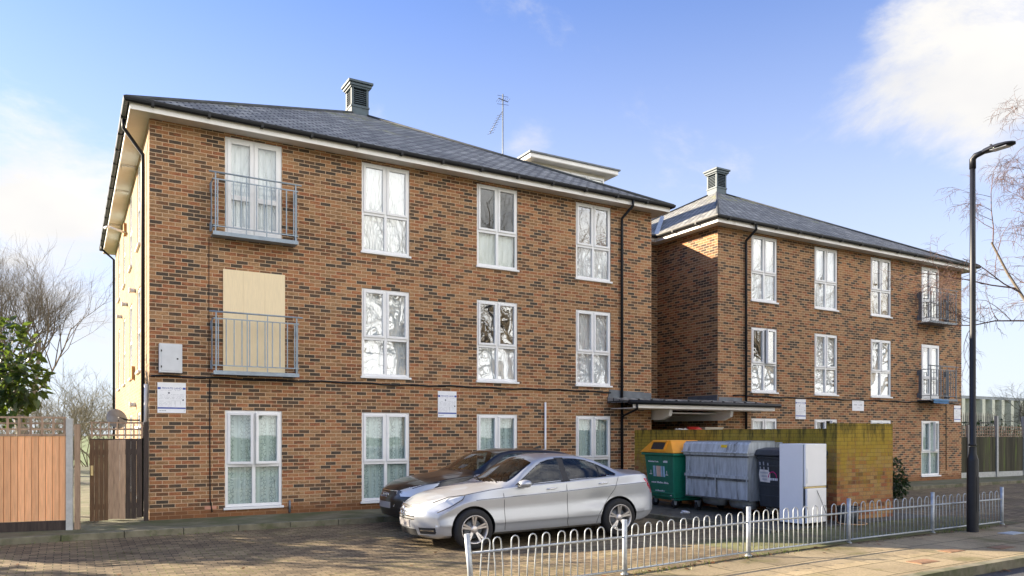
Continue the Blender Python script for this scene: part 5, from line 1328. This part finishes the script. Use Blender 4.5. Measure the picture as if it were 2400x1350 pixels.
for i, (px, Z, hh) in enumerate(SB):
    lab = ['bare shrub at the left edge behind the orange fence', 'bare shrub behind the trunk of the large bare tree', 'low bare shrub right of the large bare trunk', 'bare shrub above the concrete fence post', 'tall bare shrub left of the satellite dish', 'tall bare shrub directly behind the satellite dish', 'bare shrub against the brick side wall'][i]
    bush('bare_shrub', at(px, Z), lab, hh, 30 + i, 8)
def leafy(name, loc, label, cat, blobs, n, size, mat, seed, trunk=None, droop=.3, group=None):
    q = random.Random(seed); t = thing(name, label, cat, loc, 0, group); m = MB()
    for k in range(n):
        c, r = q.choice(blobs); 
        while True:
            v = Vector((q.uniform(-1, 1), q.uniform(-1, 1), q.uniform(-1, 1)))
            if v.length < 1 and v.length > q.random() ** .6 * .9: break
        p = Vector(c) + Vector((v.x * r[0], v.y * r[1], v.z * r[2]))
        d = (v + Vector((q.gauss(0, .6), q.gauss(0, .6), q.gauss(-droop, .5)))).normalized(); s_ = d.cross(Vector((q.gauss(0, .5), q.gauss(0, .5), 1))).normalized(); nn = s_.cross(d)
        L_ = size * q.uniform(.7, 1.25); w_ = L_ * .27
        m.add([p, p + d * L_ * .3 + s_ * w_ + nn * L_ * .05, p + d * L_ * .65 + s_ * w_ * .85, p + d * L_ - nn * L_ * .08, p + d * L_ * .65 - s_ * w_ * .85, p + d * L_ * .3 - s_ * w_ + nn * L_ * .05, p + d * L_ * .35 - nn * L_ * .05, p + d * L_ * .68 - nn * L_ * .06],
              [(0, 1, 6), (1, 2, 7, 6), (2, 3, 7), (0, 6, 5), (6, 7, 4, 5), (7, 3, 4)])
    m.build('crown', mat, t, fix=False)
    if trunk:
        tk = MB()
        for a, b, r in trunk: tk.tube([a, Vector(a).lerp(Vector(b), .5) + Vector((.05, .03, 0)), b], [r, r * .8, r * .5], 6)
        tk.build('trunk', M_BARK, t)
    return t
leafy('evergreen_tree', at(-72, 15.6), 'broad leaved green evergreen reaching in over the orange fence', 'tree',
      [((0, 0, 3.2), (1.0, 1.0, 1.15)), ((.55, -.5, 3.1), (.75, .75, .9)), ((-.5, .3, 3.9), (.9, .9, .9)), ((.95, -.55, 2.7), (.42, .42, .55)), ((.5, -.3, 2.3), (.6, .6, .5)), ((-.6, -.3, 2.4), (.9, .9, .8))],
      1500, .20, M_LEAF, 3, [((0, 0, -.1), (0, 0, 2.2), .10), ((0, 0, 2.0), (.7, -.5, 3.1), .05), ((0, 0, 2.1), (-.4, .3, 3.9), .06), ((0, 0, 1.8), (.9, -.5, 2.6), .04)])
for i, (x_, y_, hh) in enumerate([(-6.4, 3.6, 5.6), (-9.3, 1.6, 6.4), (-12.3, .6, 6.0)]):
    leafy('conifer_tree', (x_, y_, 0), 'dense evergreen outside the frame whose shade falls on the left of the drive', 'tree', [((0, 0, hh * .55), (1.25, 1.25, hh * .48)), ((.3, -.3, hh * .35), (1.45, 1.45, hh * .33))], 2600, .24, M_LEAFD, 60 + i, [((0, 0, -.1), (0, 0, hh * .8), .14)], group='evergreens along the side boundary')
leafy('laurel_shrub', (17.45, -3.6, dz(17.6, -3.6)), 'glossy dark green shrub showing beside the end of the mossy wall', 'shrub', [((0, 0, .58), (.32, .32, .48)), ((.05, -.05, .3), (.3, .3, .3))], 700, .10, M_LEAFD, 9, [((0, 0, -.05), (0, 0, .6), .03)])
bare_tree('birch_tree', at(2492, 16), 'bare weeping birch with drooping reddish twigs at the right edge', 10.5, 23, M_BARK, M_TWIGR, spread=.6, levels=5, droop=.13, nsub=(5, 7), up=.22, trunkh=6.2, first=.22, ratio=.58, r0=.12)
bare_tree('hawthorn_tree', at(2392, 33), 'bare lichened small tree behind the dark fence at the right edge', 5.4, 41, M_BARK, M_TWIGY, spread=.7, levels=4, nsub=(5, 7), up=.1, trunkh=2.2, first=.25, ratio=.72, r0=.13)
hx, hy, _ = at(2330, 35)
leafy('hedge', (hx, hy, 0), 'dark ragged hedge between the timber fence and the ribbed shed', 'hedge', [((dx_, dx_ * .1, 1.1 + .25 * math.sin(dx_ * 2.1)), (1.0, .6, 1.0)) for dx_ in (-3.2, -2, -.8, .4, 1.6, 2.8, 4)], 2600, .13, M_LEAFD, 19)
for i, (px, Z, hh) in enumerate([(2290, 62, 6.4), (2345, 66, 6.6)]):
    bare_tree('bare_tree', at(px, Z), ['small bare tree above the ribbed shed beside the lamp column', 'small bare tree above the ribbed shed near the birch'][i], hh, 70 + i, M_BARK, M_TWIG, levels=4, trunkh=3.4, group='small bare trees beyond the ribbed shed')
# trees across the street: they show as reflections in the window panes
T0 = bare_tree('bare_tree', (1.0, -22.5, -.1), 'bare street tree across the road, mirrored in the window panes', 15, 90, M_BARK, M_TWIG, spread=.6, levels=4, nsub=(5, 7), up=.22, trunkh=5.0, first=.3, ratio=.84, r0=.32, group='bare trees across the road')
for x_, y_, a in ((8, -21.5, 1.), (14.5, -22.5, 2.), (21, -22, 3.3), (28, -23, 4.4), (36, -22, 5.5), (45, -23, 6.2), (55, -23, .5)):
    c = copy_tree(T0); c.location = (x_, y_, -.1); c.rotation_euler = (0, 0, a); c.scale = (1.15, 1.15, 1.6)

# ------------------------------------------------------------------ litter, leaves, grass, drain covers
q = random.Random(77); m = MB()
for k in range(420):
    if k < 170: x_, y_, z_ = q.uniform(9.1, 11.2), q.uniform(-6.9, -2.0), .004
    elif k < 300: x_ = q.uniform(3.3, 14); y_ = q.gauss(-8.45, .12); z_ = rx(x_) + .004
    elif k < 340: x_ = q.uniform(5, 14); y_ = q.gauss(-10.5, .08); z_ = rx(x_) - .108
    else: x_, y_ = q.uniform(-3, 12), q.uniform(-8, -1.7); z_ = dz(x_, y_) + .004
    a = q.uniform(0, 6.28); s_ = q.uniform(.02, .05); u = Vector((math.cos(a), math.sin(a), q.uniform(-.2, .3))) * s_; v = Vector((-math.sin(a), math.cos(a), q.uniform(-.2, .3))) * s_ * .6; p = Vector((x_, y_, z_ + .006))
    m.add([p - u, p - v, p + u, p + v], [(0, 1, 2, 3)])
lv = m.build('fallen_leaves', M_LEAFB, fix=False); lv['kind'] = 'stuff'; lv['label'] = 'brown fallen leaves scattered on the slab and pavement'
m = MB()
for k in range(2600):
    if k < 900: x_ = q.uniform(7.4, 14); y_ = q.uniform(-8.3, -7.0); z_ = dz(x_, y_) + .02; hgt = q.uniform(.01, .05)
    elif k < 2000: x_ = q.uniform(2.8, 16); y_ = RY - .08 + q.gauss(0, .06); z_ = rx(x_); hgt = q.uniform(.01, .06)
    else: x_ = q.uniform(-5, 9); y_ = -1.66 + q.gauss(0, .03); z_ = -.1; hgt = q.uniform(.01, .05)
    if math.sin(x_ * 2.7) + math.sin(x_ * 1.1 + 1) < q.uniform(-.3, 1.2): continue
    a = q.uniform(0, 6.28); u = Vector((math.cos(a), math.sin(a), 0)) * .006; p = Vector((x_, y_, z_)); t_ = Vector((q.gauss(0, .02), q.gauss(0, .02), hgt))
    m.add([p - u, p + u, p + t_], [(0, 1, 2)])
gr_ = m.build('grass_tufts', M_BLADE, fix=False); gr_['kind'] = 'stuff'; gr_['label'] = 'short grass and weeds along the railing and kerbs'
M_COVER = plain('rusted_cover', (.23, .13, .07), .85, var=.3, scale=12)
COV = [(8.55, -9.86, .42, .22, 'rusty rectangular cover in the sunlit pavement, the nearest one'), (9.75, -9.55, .36, .2, 'rusty rectangular cover in the middle of the sunlit pavement'), (10.7, -9.75, .42, .2, 'rusty rectangular cover near the street kerb, farthest right'), (12.5, -9.0, .45, .25, 'grey square cover in the pavement beyond the lamp column')]
for i, (x_, y_, a, b, lab) in enumerate(COV):
    m = MB(); z_ = rx(x_) - .01; m.box(x_ - a / 2, y_ - b / 2, z_, x_ + a / 2, y_ + b / 2, z_ + .012)
    m.box(x_ - a / 2 + .03, y_ - b / 2 + .03, z_ + .0125, x_ + a / 2 - .03, y_ + b / 2 - .03, z_ + .015)
    tag(m.build('inspection_cover', M_COVER if i < 3 else M_ZINC), lab, 'drain cover')
